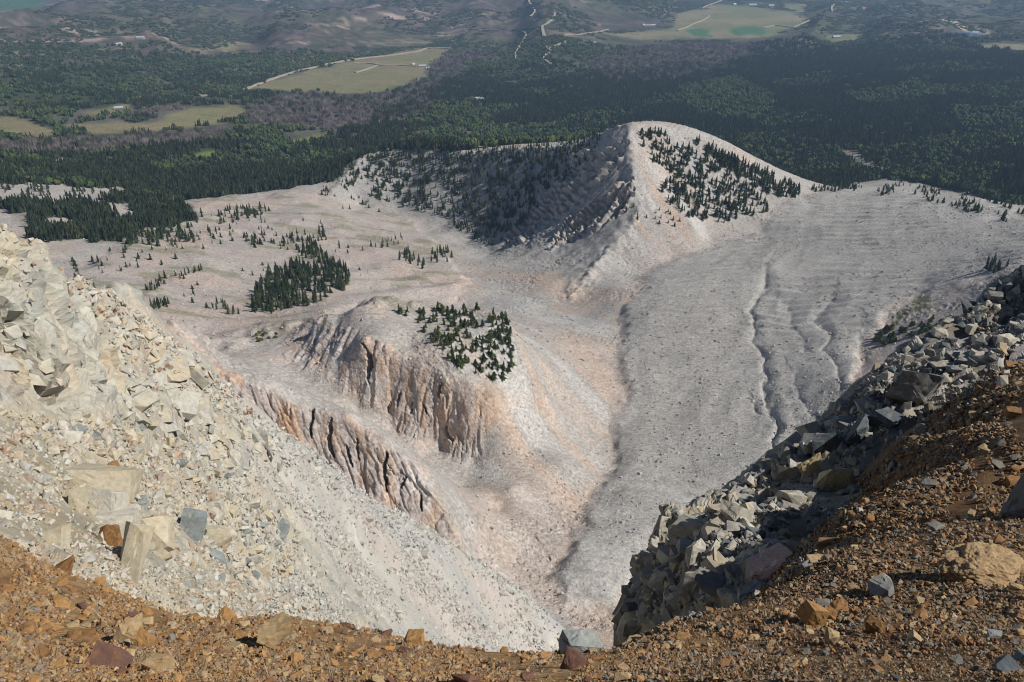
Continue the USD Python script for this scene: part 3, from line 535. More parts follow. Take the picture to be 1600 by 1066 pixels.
rc = lerp(rc, [.155, .09, .045], smooth01(H, 6, 12) * .8) * .78
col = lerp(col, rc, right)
GF = grid_faces(at, au); fh = H[GF].max(1); GF = GF[(fh < 6.5) | (np.arctan2(V[GF[:, 0], 0], V[GF[:, 0], 1]) > math.radians(7))]
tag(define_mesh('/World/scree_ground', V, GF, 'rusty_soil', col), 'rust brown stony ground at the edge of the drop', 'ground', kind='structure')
GROUND_V = V
print('near rock', round(time.time() - T0, 1))

# ------------------------------------------------------------------ where things can be seen to stand
class Sight:
    def __init__(s, clouds, cell=4.0):
        P = np.vstack(clouds); ids = np.repeat(np.arange(len(clouds)), [len(c) for c in clouds]); px = project(P)
        dist = np.linalg.norm(P, axis=1); ok = (px[:, 0] > -60) & (px[:, 0] < 1660) & (px[:, 1] > -20) & (px[:, 1] < 1090)
        P, ids, px, dist = P[ok], ids[ok], px[ok], dist[ok]
        k = ((px[:, 1] + 20) // cell).astype(int) * 2000 + ((px[:, 0] + 60) // cell).astype(int)
        zb = np.full(k.max() + 1, 1e9); np.minimum.at(zb, k, dist); vis = dist < zb[k] * 1.05
        s.P, s.ids, s.px = P[vis], ids[vis], px[vis]; s.trees = {}
    def pick(s, xy, which=None, reach=6):
        xy = np.atleast_2d(np.asarray(xy, float))
        if which not in s.trees:
            m = np.ones(len(s.P), bool) if which is None else s.ids == which
            s.trees[which] = (cKDTree(s.px[m]), s.P[m])
        t, P = s.trees[which]; d, i = t.query(xy); return P[i], d < reach
SIGHT = Sight([BASIN_V, VALLEY_V, WALL_V, RIDGE_V, GROUND_V])
BASIN, VAL, PALE, GREY, SCREE = range(5)
def scatter_in(poly, n, seed, which, gap=0, clump=0):
    """spots on the land inside an outline of the survey"""
    rng = np.random.default_rng(seed); poly = np.asarray(poly, float); lo, hi = poly.min(0), poly.max(0); out = np.zeros((0, 3)); q = np.zeros((0, 2)); tries = 0
    while len(out) < n and tries < 60:
        tries += 1
        c = rng.uniform(lo, hi, (max(60, 3 * n), 2)); c = c[inside(poly, c) > 0]
        if clump:
            c = c[N(np.c_[c, 0 * c[:, 0]], clump, 2, seed) > rng.uniform(.36, .62, len(c))]
        P, ok = SIGHT.pick(c, which); P, c = P[ok], c[ok]
        for a, b in zip(P, c):
            if len(out) >= n: break
            if gap == 0 or len(out) == 0 or np.min(np.hypot(*(out[:, :2] - a[:2]).T)) > gap:
                out = np.vstack([out, a]); q = np.vstack([q, b])
    return out, q

# ------------------------------------------------------------------ trees
def leaf_material(name, colors, spread, translucent=.15, scale=.6):
    usdkit.material(stage, '/World/Looks/' + name, {
        'o': ('object_info', {}), 'r': ('rgb_ramp', {'ramp': colors}), 'g': ('geometry', {}), 'n': ('noise_texture', {'scale': scale, 'detail': 3.0}),
        'mr': ('map_range', {'from_min': .3, 'from_max': .7, 'to_min': 1 - spread, 'to_max': 1 + spread}), 'c': ('combine_color', {}), 'x': ('mix', {'mix_type': 'multiply', 'fac': 1.0}),
        'd': ('diffuse_bsdf', {}), 't': ('translucent_bsdf', {}), 'm': ('mix_closure', {'fac': translucent})},
        [('o.random', 'r.fac'), ('g.position', 'n.vector'), ('n.fac', 'mr.value'), ('mr.result', 'c.r'), ('mr.result', 'c.g'), ('mr.result', 'c.b'), ('r.color', 'x.color1'), ('c.color', 'x.color2'),
         ('x.color', 'd.color'), ('x.color', 't.color'), ('d.BSDF', 'm.closure1'), ('t.BSDF', 'm.closure2')], surface='m.closure')
leaf_material('spruce_needles', [(0, (.026, .040, .022)), (.5, (.042, .060, .030)), (.9, (.062, .078, .038)), (1, (.10, .095, .06))], .35)
leaf_material('pine_needles', [(0, (.045, .062, .024)), (.5, (.062, .082, .030)), (1, (.085, .095, .038))], .35)
leaf_material('forest_needles', [(0, (.030, .044, .026)), (.6, (.045, .060, .033)), (1, (.066, .076, .040))], .35, scale=.08)
leaf_material('aspen_leaves', [(0, (.046, .070, .034)), (.6, (.066, .096, .040)), (.93, (.090, .110, .040)), (1, (.11, .105, .034))], .3, scale=.1)
leaf_material('grey_twigs', [(0, (.12, .105, .095)), (1, (.20, .175, .16))], .3, 0, scale=.1)
leaf_material('oak_leaves', [(0, (.035, .050, .028)), (1, (.060, .070, .038))], .3, scale=.05)
leaf_material('juniper', [(0, (.075, .095, .032)), (1, (.12, .13, .045))], .4)
usdkit.material(stage, '/World/Looks/bark', {'n': ('noise_texture', {'scale': 6.0}), 'r': ('rgb_ramp', {'ramp': [(0, (.10, .08, .06)), (1, (.20, .17, .14))]}), 'p': ('principled_bsdf', {'roughness': .9})}, [('n.fac', 'r.fac'), ('r.color', 'p.base_color')], surface='p.BSDF')
def conifer(rng, tiers=9, sides=7, width=.19, base=.07, droop=.5, lean=0.0, ragged=.35):
    v, f = [], []
    for i in range(tiers):
        t = i / tiers; z = base + (1 - base) * t ** .92; r = width * (1 - t) ** .85 * rng.uniform(.78, 1.12) + .008; top = z + (1 - base) / tiers * rng.uniform(1.5, 2.0)
        a0 = rng.uniform(0, 6.28); k = len(v); v.append([lean * top, 0, min(top, 1.0)])
        for j in range(2 * sides):
            a = a0 + math.pi * j / sides + rng.normal(0, .10); out = (1.0 if j % 2 == 0 else .48) * (1 + rng.normal(0, ragged))
            out = max(out, .25); v.append([lean * z + r * out * math.cos(a), r * out * math.sin(a), z - droop * r * (out - .45)])
        for j in range(2 * sides): f.append([k, k + 1 + j, k + 1 + (j + 1) % (2 * sides)])
    return np.array(v), np.array(f)
def trunk(r=.016, h=.9):
    m = trimesh.creation.cone(radius=r, height=h, sections=6); return np.array(m.vertices), np.array(m.faces)
def join(parts):
    vs, fs, n = [], [], 0
    for v, f in parts: vs.append(v); fs.append(f + n); n += len(v)
    return np.vstack(vs), np.vstack(fs)
def tree_class(name, n, mat, seed, **kw):
    out = []
    for i in range(n):
        rng = np.random.default_rng(seed + i); path = f'/World/tree_forms/{name}_{i}'
        stage.CreateClassPrim('/World/tree_forms'); c = stage.CreateClassPrim(path); c.SetTypeName('Xform')
        k2 = dict(kw, width=kw['width'] * rng.uniform(.72, 1.35), tiers=max(3, kw['tiers'] + int(rng.integers(-2, 3))), base=rng.uniform(.02, .16)); define_mesh(path + '/crown', *conifer(rng, lean=rng.normal(0, .04), **k2), mat); define_mesh(path + '/trunk', *trunk(), 'bark'); out.append(path)
    return out
SPRUCE = tree_class('spruce', 12, 'spruce_needles', 700, tiers=11, sides=7, width=.17)
PINE = tree_class('pine', 10, 'pine_needles', 740, tiers=6, sides=7, width=.30, base=.06, droop=.25, ragged=.5)
BUSH = tree_class('bush', 4, 'juniper', 780, tiers=3, sides=8, width=.95, base=.03, droop=.1, ragged=.5)
TREE_SPOTS = []
def plant(kind, forms, spots, heights, rng, label, category, group, wide=1.0):
    items = []; q = project(spots); lo, hi = q.min(0), q.max(0); n = len(spots); nx = 1 if n < 26 else 3; ny = 1 if n < 60 else 3; noun, place = label
    for p, h in zip(spots, heights):
        x = UsdGeom.Xform.Define(stage, '/World/' + numbered(kind)); s = h * rng.uniform(.88, 1.15) * wide
        x.AddTranslateOp().Set(Gf.Vec3d(float(p[0]), float(p[1]), float(p[2]) - .04 * h)); x.AddRotateZOp().Set(float(rng.uniform(0, 360))); x.AddScaleOp().Set(Gf.Vec3f(s, s, float(h)))
        pr = x.GetPrim(); pr.GetReferences().AddInternalReference(forms[rng.integers(len(forms))]); pr.SetInstanceable(True); tag(pr, None, category, group); j = len(items); i_ = min(int((q[j][0] - lo[0]) / (hi[0] - lo[0] + 1e-6) * nx), nx - 1); k_ = min(int((q[j][1] - lo[1]) / (hi[1] - lo[1] + 1e-6) * ny), ny - 1)
        spot = (['back', 'middle', 'front'][k_] + ' ' if ny == 3 else '') + (['left', 'centre', 'right'][i_] if nx == 3 else '')
        items.append((pr, h, noun, (f'at the {spot.strip()} of {place}' if spot else f'of {place}')))
    ranked(items, 'tallest')
rng = np.random.default_rng(11)
def heights(n, a, b): return a + (b - a) * rng.beta(1.6, 1.8, n)
GROVES = [ # outline, count, height range, gap, label, group
 ([(393,488),(398,455),(425,430),(470,412),(520,420),(547,443),(543,452),(485,478),(425,490)], 125, (10, 20), 2.6, ('dark spruce','the large dense basin grove'), 'spruces of the large grove'),
 ([(462,388),(486,376),(512,398),(545,425),(550,440),(520,418),(475,404)], 34, (8, 17), 3.6, ('dark spruce','the narrow belt above the large grove'), 'spruces of the belt above the grove'),
 ([(616,400),(636,394),(668,414),(662,422),(622,410)], 20, (8, 17), 3.2, ('dark spruce','the left small basin grove'), 'spruces of the left small grove'),
 ([(672,398),(692,388),(706,402),(702,410),(676,412)], 16, (8, 17), 3.2, ('dark spruce','the right small basin grove'), 'spruces of the right small grove'),
 ([(576,388),(604,375),(628,371),(630,379),(600,390)], 16, (6, 13), 3, ('dark spruce','the loose row behind small groves'), 'spruces of the loose row'),
 ([(225,452),(250,436),(290,428),(325,411),(322,418),(286,436),(232,458)], 34, (5, 11), 3, ('dark spruce','the long curved row'), 'spruces of the long curved row'),
 ([(185,486),(215,480),(262,472),(266,480),(240,487),(195,491)], 22, (5, 12), 3, ('dark spruce','the low row by the pale cliff'), 'spruces of the low row'),
 ([(1535,420),(1560,410),(1575,418),(1560,430),(1540,430)], 9, (8, 16), 3, ('grey green spruce','the few beside the grey ridge top'), 'spruces beyond the grey ridge'),
 ([(330,480),(346,472),(356,485),(384,487),(380,494),(340,494)], 12, (6, 13), 3, ('dark spruce','the broken clump below the curved row'), 'spruces of the broken clump')]
for poly, n, hr, gap, lab, grp in GROVES:
    sp, q = scatter_in(poly, n, int(poly[0][0]), BASIN, gap)
    hh = heights(len(sp), *hr)
    plant('spruce_tree', SPRUCE, sp, hh, rng, lab, 'tree', grp)
sp, q = scatter_in(KNOLL_TREES, 185, 5, BASIN, 1.7)
plant('pine_tree', PINE, sp, heights(len(sp), 3.5, 9), rng, ('green pine','the wooded knoll top'), 'tree', 'pines on the knoll')
sp, q = scatter_in([(1362,532),(1385,516),(1430,508),(1465,495),(1475,505),(1430,530),(1380,540)], 34, 6, BASIN, 2.0)
plant('mountain_shrub', PINE, sp, heights(len(sp), 4, 8), rng, ('dark bushy conifer','the thicket behind the grey ridge'), 'shrub', 'conifers of the thicket', 1.3)
sp, q = scatter_in([(396,524),(410,519),(432,516),(436,528),(402,536)], 9, 8, BASIN, 6)
plant('juniper_bush', BUSH, sp, heights(len(sp), 2.2, 3.6), rng, ('round low green juniper','the few on bare talus'), 'shrub', 'junipers on the talus')
n_ind = sum(len(scatter) for scatter in [])
def instancer(path, spots, forms_vf, mats, scales, yaw, pick, flat=None):
    pi = UsdGeom.PointInstancer.Define(stage, path); rel = pi.CreatePrototypesRel()
    UsdGeom.Scope.Define(stage, path + '/forms')
    for i, (v, f) in enumerate(forms_vf):
        define_mesh(f'{path}/forms/form_{i}', v, f, mats[i % len(mats)]); rel.AddTarget(f'{path}/forms/form_{i}')
    pi.CreateProtoIndicesAttr(Vt.IntArray.FromNumpy(pick.astype(np.int32))); pi.CreatePositionsAttr(Vt.Vec3fArray.FromNumpy(spots.astype(np.float32)))
    s = scales if scales.ndim == 2 else np.repeat(scales[:, None], 3, 1); pi.CreateScalesAttr(Vt.Vec3fArray.FromNumpy(s.astype(np.float32)))
    q = np.zeros((len(spots), 4), np.float32)
    if flat is None: q[:, 2] = np.sin(yaw / 2); q[:, 3] = np.cos(yaw / 2)
    else: q = flat
    pi.CreateOrientationsAttr(Vt.QuathArray([Gf.Quath(float(c[3]), float(c[0]), float(c[1]), float(c[2])) for c in q])); return pi
# conifers on the faces of the peak and singly on the lobes: too many to set one by one
FACE_TREES = [(548,262),(572,246),(620,243),(720,246),(800,246),(868,243),(925,232),(945,225),(905,262),(860,300),(820,345),(790,372),(765,385),(735,372),(690,340),(650,328),(610,318),(560,300),(535,292)]
FLANK = [(1000,208),(1030,206),(1060,228),(1130,250),(1170,290),(1205,330),(1170,342),(1110,352),(1075,340),(1030,300),(1048,275),(1010,245)]
FLANK_EDGE = [(1085,222),(1130,240),(1200,272),(1258,300),(1240,312),(1190,300),(1130,262)]
lots = [(FACE_TREES, 1150, (6, 14), 2.0, 6), ([(540,265),(572,232),(650,229),(740,231),(850,226),(900,216),(935,206),(940,224),(860,248),(740,252),(600,250)], 330, (6, 12), 2.2, 5), (FLANK, 310, (7, 15), 3.2, 4), (FLANK_EDGE, 150, (8, 16), 2.6, 5), (GROVES[0][0], 120, (9, 19), 1.6, 0), (GROVES[1][0], 40, (7, 15), 1.6, 0), ([(955,330),(1000,345),(1060,355),(1090,345),(1060,320),(1010,300)], 26, (4, 8), 4, 20),
        ([(200,385),(225,360),(300,345),(345,350),(330,372),(280,385)], 80, (7, 14), 3, 26), ([(335,330),(415,322),(415,335),(350,350)], 46, (7, 14), 3, 0), ([(140,405),(215,360),(300,330),(470,325),(520,345),(540,385),(470,395),(330,385),(240,420),(160,430)], 110, (4, 11), 3, 11),
        ([(375,372),(410,365),(418,385),(390,390)], 22, (6, 12), 3, 0), ([(430,370),(510,360),(512,375),(440,385)], 34, (6, 12), 3, 24), ([(510,270),(560,300),(600,335),(540,330),(500,315)], 30, (5, 11), 4, 20), ([(250,500),(560,440),(600,380),(420,400),(250,470)], 30, (4, 9), 8, 40),
        ([(1260,296),(1330,284),(1340,296),(1275,302)], 60, (6, 12), 2.6, 0), ([(1300,300),(1330,290),(1450,290),(1560,330),(1600,350),(1560,345),(1430,310)], 110, (5, 11), 3, 22), ([(1400,285),(1470,288),(1560,318),(1620,345),(1560,320),(1460,282)], 50, (6, 12), 3, 0),
        ([(-20,290),(60,288),(190,292),(205,300),(120,308),(-20,306)], 70, (7, 14), 3, 12), ([(110,395),(130,440),(170,470),(120,460)], 20, (5, 10), 4, 0)]
P_, S_ = [], []
for i, (poly, n, hr, gap, cl_) in enumerate(lots):
    sp, q = scatter_in(poly, n, 300 + i, BASIN, gap, cl_); P_.append(sp); S_.append(heights(len(sp), *hr))
P_, S_ = np.vstack(P_), np.concatenate(S_)
crowns = [conifer(np.random.default_rng(800 + i), tiers=9, sides=6, width=[.14, .2, .27][i % 3], ragged=.45) for i in range(9)]
pr = instancer('/World/mountain_conifers', P_ - [0, 0, .4], crowns, ['spruce_needles'], np.c_[S_ * 1.1, S_ * 1.1, S_], rng.uniform(0, 6.28, len(P_)), rng.integers(0, 9, len(P_)))
tag(pr, 'small dark conifers scattered over the faces of the peak and the talus lobes', 'trees', kind='stuff')
print('trees', len(P_), round(time.time() - T0, 1))
# woods of the valley, by the clump
def clump(maker, n, r, rng, hr):
    parts = []
    for k in range(n):
        v, f = maker(rng); h = rng.uniform(*hr); a, d = rng.uniform(0, 6.28), r * math.sqrt(rng.uniform()); parts.append((v * [h, h, h] + [d * math.cos(a), d * math.sin(a), -1.0], f))
    return join(parts)
def leafy(rng):
    m = trimesh.creation.icosphere(subdivisions=1, radius=1); v = m.vertices * (1 + rng.normal(0, .2, (len(m.vertices), 1))); return v * [.27, .27, .40] + [0, 0, .62], np.array(m.faces)
def twiggy(rng):
    v, f = [], []
    for k in range(7):
        a = rng.uniform(0, 6.28); b = np.array([math.cos(a), math.sin(a), 0]) * rng.uniform(.05, .22); w = .035; k0 = len(v)
        top = b * 1.3 + [0, 0, rng.uniform(.6, 1.0)]; v += [[b[0] - w, b[1], 0], [b[0] + w, b[1], 0], [b[0], b[1] + 1.7 * w, 0], list(top)]
        f += [[k0, k0 + 1, k0 + 3], [k0 + 1, k0 + 2, k0 + 3], [k0 + 2, k0, k0 + 3]]
    return np.array(v), np.array(f)
def scrubby(rng):
    m = trimesh.creation.icosphere(subdivisions=1, radius=1); v = m.vertices * (1 + rng.normal(0, .25, (len(m.vertices), 1))); return v * [1, 1, .6], np.array(m.faces)
def on_faces(V, F, keep, n, seed):
    rng = np.random.default_rng(seed); F = F[keep]; a = V[F[:, 0]]; e1, e2 = V[F[:, 1]] - a, V[F[:, 2]] - a; ar = np.abs(e1[:, 0] * e2[:, 1] - e1[:, 1] * e2[:, 0])
    i = rng.choice(len(F), n, p=ar / ar.sum()); u, w = rng.uniform(size=n), rng.uniform(size=n); s = u + w > 1; u, w = np.where(s, 1 - u, u), np.where(s, 1 - w, w)
    return a[i] + e1[i] * u[:, None] + e2[i] * w[:, None]
VF = grid_faces(mt, mu); hv = np.hypot(VALLEY_V[:, 0], VALLEY_V[:, 1])
W = on_faces(VALLEY_V, VF, (hv[VF[:, 0]] < 4600) & (np.abs(np.arctan2(VALLEY_V[VF[:, 0], 0], VALLEY_V[VF[:, 0], 1])) < .66), 62000, 900)
hb = np.hypot(BASIN_V[:, 0], BASIN_V[:, 1]); pb = project(BASIN_V); okb = (inside(FOREST_FLOOR, pb + 30 * np.c_[N(BASIN_V, 60, 3, 907) - .5, N(BASIN_V, 60, 3, 908) - .5]) > 4) & (N(BV0, 50, 3, 909) > .45) | ((hb > 1500) & (inside(GLACIER, pb) < -4) & (inside(PEAK_FACE, pb) < -6))
W2 = on_faces(BASIN_V, BASIN_F, okb[BASIN_F[:, 0]], 6500, 901)
W = np.vstack([W, W2]); wp = project(W); wh = np.hypot(W[:, 0], W[:, 1])
pw = wp + np.stack([N(W, 120, 3, 905) - .5, (N(W, 120, 3, 906) - .5) * .6], -1) * 30
openland = np.max([inside(p, pw) for p in GREEN_MEADOWS + FIELDS + IRRIGATED + YELLOW + clear + [shore]], axis=0) > -1.5
CONIFER_LAND = [(-100,330),(-60,262),(120,262),(260,225),(420,222),(560,195),(640,150),(690,128),(800,135),(930,110),(1020,80),(1200,62),(1330,55),(1700,60),(1700,400),(-100,420)]
con = inside(CONIFER_LAND, pw); n_a, n_b, n_c = N(W * [1, 1, 0], 260, 3, 910), N(W * [1, 1, 0], 110, 3, 911), N(W * [1, 1, 0], 420, 3, 912)
dead_z = [[(370,170),(470,145),(560,160),(640,150),(690,165),(600,200),(480,205),(400,200)], [(440,165),(560,140),(620,100),(690,90),(740,90),(700,130),(640,175),(520,190)], [(0,225),(120,215),(300,205),(380,200),(300,225),(120,240),(0,245)], [(180,180),(280,165),(320,170),(240,188)], [(680,60),(780,40),(770,90),(700,100)], [(900,100),(1050,60),(1200,70),(1100,120),(960,130)]]
dead = np.max([inside(p, pw) for p in dead_z], axis=0) > 0
aspen_z = [[(640,215),(720,190),(860,200),(960,215),(880,232),(720,235)], [(1060,140),(1150,120),(1220,160),(1180,190),(1090,185)], [(1320,150),(1450,120),(1480,150),(1350,165)], [(1480,175),(1600,165),(1640,195),(1500,200)], [(600,195),(700,160),(820,165),(760,195)], [(380,205),(520,195),(540,225),(420,232)], [(230,262),(320,250),(330,258),(250,275)], [(1440,255),(1500,250),(1490,285),(1450,285)]]
asp_z = np.max([inside(p, pw) for p in aspen_z], axis=0) > 0
r1 = np.random.default_rng(77).uniform(size=len(W))
fade = 1 - smooth01(wh, 3300, 4600) * .75
is_dead = ~openland & dead & (r1 < .62)
is_asp = ~openland & ~is_dead & ((asp_z & (r1 < .6)) | (~asp_z & (n_a > .56) & (r1 < .4)) | ((con < 0) & ~dead & (r1 < .12)))
is_con = ~openland & ~is_dead & ~is_asp & (((con > 0) & (r1 < np.where(asp_z, .75, 1) * fade)) | ((con <= 0) & (n_b > .53) & (r1 < .75 * fade)))
def wood(path, m, maker, k, n, hr, mats, seed, lab, r=7.5):
    rg = np.random.default_rng(seed); forms = [clump(maker, n, r, rg, hr) for _ in range(k)]; P = W[m]
    tag(instancer(path, P, forms, mats, rg.uniform(.8, 1.2, len(P)), rg.uniform(0, 6.28, len(P)), rg.integers(0, k, len(P))), lab, 'woods', kind='stuff'); print(path, len(P))
wood('/World/conifer_forest', is_con, lambda g: conifer(g, tiers=5, sides=5, width=.2), 6, 6, (10, 19), ['forest_needles'], 921, 'dark conifer forest spreading from the foot of the mountain')
wood('/World/aspen_woods', is_asp, leafy, 5, 5, (9, 15), ['aspen_leaves'], 922, 'green and yellowing aspen woods among the conifers')
wood('/World/leafless_aspen_woods', is_dead, twiggy, 5, 7, (9, 15), ['grey_twigs'], 923, 'grey leafless aspen woods around the meadows')
W = on_faces(VALLEY_V, VF, (hv[VF[:, 0]] > 3300) & (hv[VF[:, 0]] < 9500) & (np.abs(np.arctan2(VALLEY_V[VF[:, 0], 0], VALLEY_V[VF[:, 0], 1])) < .62), 52000, 930)
pw = project(W); hw = np.hypot(W[:, 0], W[:, 1]); openland = np.max([inside(p, pw) for p in GREEN_MEADOWS + FIELDS + IRRIGATED + [shore]], axis=0) > -1
m = ~openland & (N(W * [1, .7, 0], 330, 4, 931) + .25 * N(W * [1, 1, 0], 60, 2, 932) > .63 - .06 * (pw[:, 0] > 1150)); 
wood('/World/oak_scrub', m, scrubby, 5, 6, (4, 9), ['oak_leaves'], 933, 'dark oak scrub dotting the far slopes and valley', r=18)
print('woods', round(time.time() - T0, 1))

rg = np.random.default_rng(960); gm_ = (inside(GLACIER, pb) > 2); tl = (hb < 1250) & (hb > 310) & (inside(PEAK_FACE, pb) < 4)
P = np.vstack([on_faces(BASIN_V, BASIN_F, (gm_ & (hb < 1350))[BASIN_F[:, 0]], 14000, 961), on_faces(BASIN_V, BASIN_F, (tl & ~gm_)[BASIN_F[:, 0]], 20000, 962)])
BOULDER_SPOTS = P[N(P, 45, 3, 963) > rg.uniform(.3, .62, len(P))]

# ------------------------------------------------------------------ loose rock
def rock_material(name, ramp, grain, bump=.02, spread=.22, stain=None):
    usdkit.material(stage, '/World/Looks/' + name, {
        'o': ('object_info', {}), 'r': ('rgb_ramp', {'ramp': ramp}), 'g': ('geometry', {}), 'n': ('noise_texture', {'scale': 1.0 / grain, 'detail': 6.0, 'roughness': .65}),
        'n2': ('noise_texture', {'scale': .3 / grain, 'detail': 4.0}), 'sr': ('map_range', {'from_min': .5, 'from_max': .66, 'to_min': 0.0, 'to_max': .7, 'clamp': True}), 'sx': ('mix', {'color2': stain or ramp[-1][1]}),
        'mr': ('map_range', {'from_min': .3, 'from_max': .7, 'to_min': 1 - spread, 'to_max': 1 + spread}), 'c': ('combine_color', {}), 'x': ('mix', {'mix_type': 'multiply', 'fac': 1.0}),
        'b': ('bump', {'strength': .8, 'distance': bump}), 'p': ('principled_bsdf', {'roughness': .88, 'specular_ior_level': .2})},
        [('o.random', 'r.fac'), ('g.position', 'n.vector'), ('g.position', 'n2.vector'), ('n2.fac', 'sr.value'), ('sr.result', 'sx.fac'), ('r.color', 'sx.color1'), ('n.fac', 'mr.value'), ('mr.result', 'c.r'), ('mr.result', 'c.g'), ('mr.result', 'c.b'),
         ('sx.color', 'x.color1'), ('c.color', 'x.color2'), ('x.color', 'p.base_color'), ('n.fac', 'b.height'), ('b.normal', 'p.normal')], surface='p.BSDF')
PALE_RAMP = [(0, (.40, .365, .285)), (.3, (.43, .415, .365)), (.5, (.39, .345, .25)), (.68, (.45, .44, .40)), (.8, (.33, .325, .295)), (.9, (.25, .265, .25)), (.96, (.40, .33, .25)), (1, (.32, .20, .12))]
GREY_RAMP = [(0, (.12, .12, .118)), (.35, (.22, .217, .205)), (.6, (.38, .36, .32)), (.8, (.25, .24, .225)), (.92, (.14, .155, .165)), (1, (.33, .26, .17))]
RUST_RAMP = [(0, (.22, .108, .042)), (.2, (.30, .175, .075)), (.4, (.36, .255, .125)), (.55, (.21, .125, .06)), (.7, (.29, .155, .06)), (.85, (.14, .085, .055)), (.93, (.38, .28, .16)), (1, (.20, .19, .17))]
DUN_RAMP = [(0, (.16, .095, .05)), (.25, (.20, .145, .09)), (.5, (.17, .078, .036)), (.68, (.24, .125, .05)), (.8, (.14, .135, .12)), (.9, (.10, .11, .11)), (1, (.30, .24, .16))]
rock_material('pale_rubble', PALE_RAMP, .12); rock_material('grey_rubble', GREY_RAMP, .08); rock_material('rusty_gravel', RUST_RAMP, .012, .004); rock_material('dun_gravel', DUN_RAMP, .012, .004)
one = lambda n, c, g, b=.01, st=None: rock_material(n, [(0, tuple(x * .88 for x in c)), (1, tuple(min(1, x * 1.1) for x in c))], g, b, stain=st)
one('cream_stone', (.40, .36, .27), .10, stain_ := .02, (.40, .33, .22)); one('white_stone', (.41, .39, .335), .10, .02, (.40, .37, .31)); one('blue_grey_stone', (.20, .225, .225), .10, .02, (.30, .30, .27))
one('grey_stone', (.17, .17, .165), .07, .012, (.33, .31, .27)); one('light_grey_stone', (.36, .335, .28), .07, .012, (.27, .24, .19)); one('ochre_stone', (.42, .335, .19), .07, .012, (.46, .42, .32)); one('slate_stone', (.085, .10, .11), .06, .01, (.16, .165, .155))
one('dun_grey_stone', (.135, .13, .12), .02, .006, (.20, .17, .12)); one('rust_stone', (.21, .11, .048), .015, .004, (.32, .19, .08)); one('orange_stone', (.32, .185, .075), .015, .004, (.27, .12, .045)); one('maroon_stone', (.12, .065, .05), .015, .004, (.20, .10, .05)); one('tan_stone', (.34, .25, .14), .015, .004, (.27, .17, .08))
one('pink_stone', (.42, .31, .27), .05, .01, (.33, .25, .21)); one('clay', (.29, .205, .115), .02, .008, (.25, .15, .07))
def rock(rng, flat=(.55, .95), rounded=.3, extra=9, chips=3):
    c = np.array([[a, b, d] for a in (-1, 1) for b in (-1, 1) for d in (-1, 1)], float) * (1 + rng.normal(0, .22, (8, 3))) * .72
    e = rng.normal(size=(extra, 3)); e /= np.linalg.norm(e, axis=1, keepdims=True); e = e * rng.uniform(.75, 1.05, (extra, 1))
    p = np.vstack([c, e]); 
    for _ in range(chips):
        n = rng.normal(size=3); n /= np.linalg.norm(n); d = p @ n; lim = np.quantile(d, .82); p = p - np.maximum(d - lim, 0)[:, None] * n
    p *= [1, rng.uniform(.55, 1), rng.uniform(*flat)]
    h = ConvexHull(p); m = trimesh.Trimesh(p, h.simplices, process=True); m.remove_unreferenced_vertices(); m.fix_normals(); m.apply_translation(-m.bounds.mean(0)); m.apply_scale(1 / max(m.extents[:2].max(), 1e-6))
    return np.array(m.vertices), np.array(m.faces)
def roughen(v, f, rng, n=2, amp=.05):
    m = trimesh.Trimesh(v, f, process=False)
    m = trimesh.Trimesh(*trimesh.remesh.subdivide_to_size(m.vertices, m.faces, .30 / n, max_iter=12), process=True)
    q = np.array(m.vertices); s = rng.uniform(0, 90); nr = q / np.linalg.norm(q, axis=1, keepdims=True)
    q = q + nr * (amp * (blocks(q + s, .33, int(s * 10), tilt=.9)[0] + 1.1 * (N(q + s, .2, 3, 3) - .5)))[:, None]
    return q, np.array(m.faces)
def random_quats(n, rng, tilt=None, base=None):
    if base is not None: return (Rotation.from_matrix(base) * Rotation.from_rotvec(rng.normal(0, tilt, (n, 3)))).as_quat()
    q = rng.normal(size=(n, 4)); 
    if tilt is not None:
        a = rng.uniform(0, 6.28, n); q = np.stack([rng.normal(0, tilt, n), rng.normal(0, tilt, n), np.sin(a / 2), np.cos(a / 2)], -1)
    return q / np.linalg.norm(q, axis=1, keepdims=True)
def slab(rng, flat):
    return rock(rng, flat, extra=3, chips=2)
def spread(outline, n, seed, which, clump=0, grain=None):
    rng = np.random.default_rng(seed); poly = np.asarray(outline, float); lo, hi = poly.min(0), poly.max(0); c = rng.uniform(lo, hi, (n * 3, 2)); c = c[inside(poly, c) > 0]
    if grain: g_ = math.radians(grain[0]); e_ = np.c_[(c[:, 0] * math.cos(g_) + c[:, 1] * math.sin(g_)) / grain[1], -c[:, 0] * math.sin(g_) + c[:, 1] * math.cos(g_), 0 * c[:, 0]]; c = c[N(e_, clump, 4, seed) > rng.uniform(.40, .56, len(c))]
    elif clump: c = c[N(np.c_[c, 0 * c[:, 0]], clump, 3, seed) > rng.uniform(.34, .6, len(c))]
    P, ok = SIGHT.pick(c, which, 8); P = P[ok][:n]; D = np.linalg.norm(P, axis=1); P[:, :2] += rng.normal(0, .0014, (len(P), 2)) * D[:, None]; return P
def rubble(path, P, px, lo, hi, mats, label, seed, flat=(.4, .8), k=12, sink=.12, tilt=.35, base=None, form=rock):
    rg = np.random.default_rng(seed); D = np.linalg.norm(P, axis=1); s = px[0] * (1 - rg.uniform(0, 1, len(P)) * (1 - (px[0] / px[1]) ** 2)) ** -.5
    s = np.clip(s * D / FPX, lo, hi); forms = [form(rg, flat) for _ in range(k)]
    pr = instancer(path, P + np.c_[0 * s, 0 * s, s * sink], forms, mats, s, None, rg.integers(0, k, len(P)), flat=base if isinstance(base, np.ndarray) and base.ndim == 2 and base.shape[1] == 4 else random_quats(len(P), rg, tilt, base))
    tag(pr, label, 'rubble', kind='stuff')
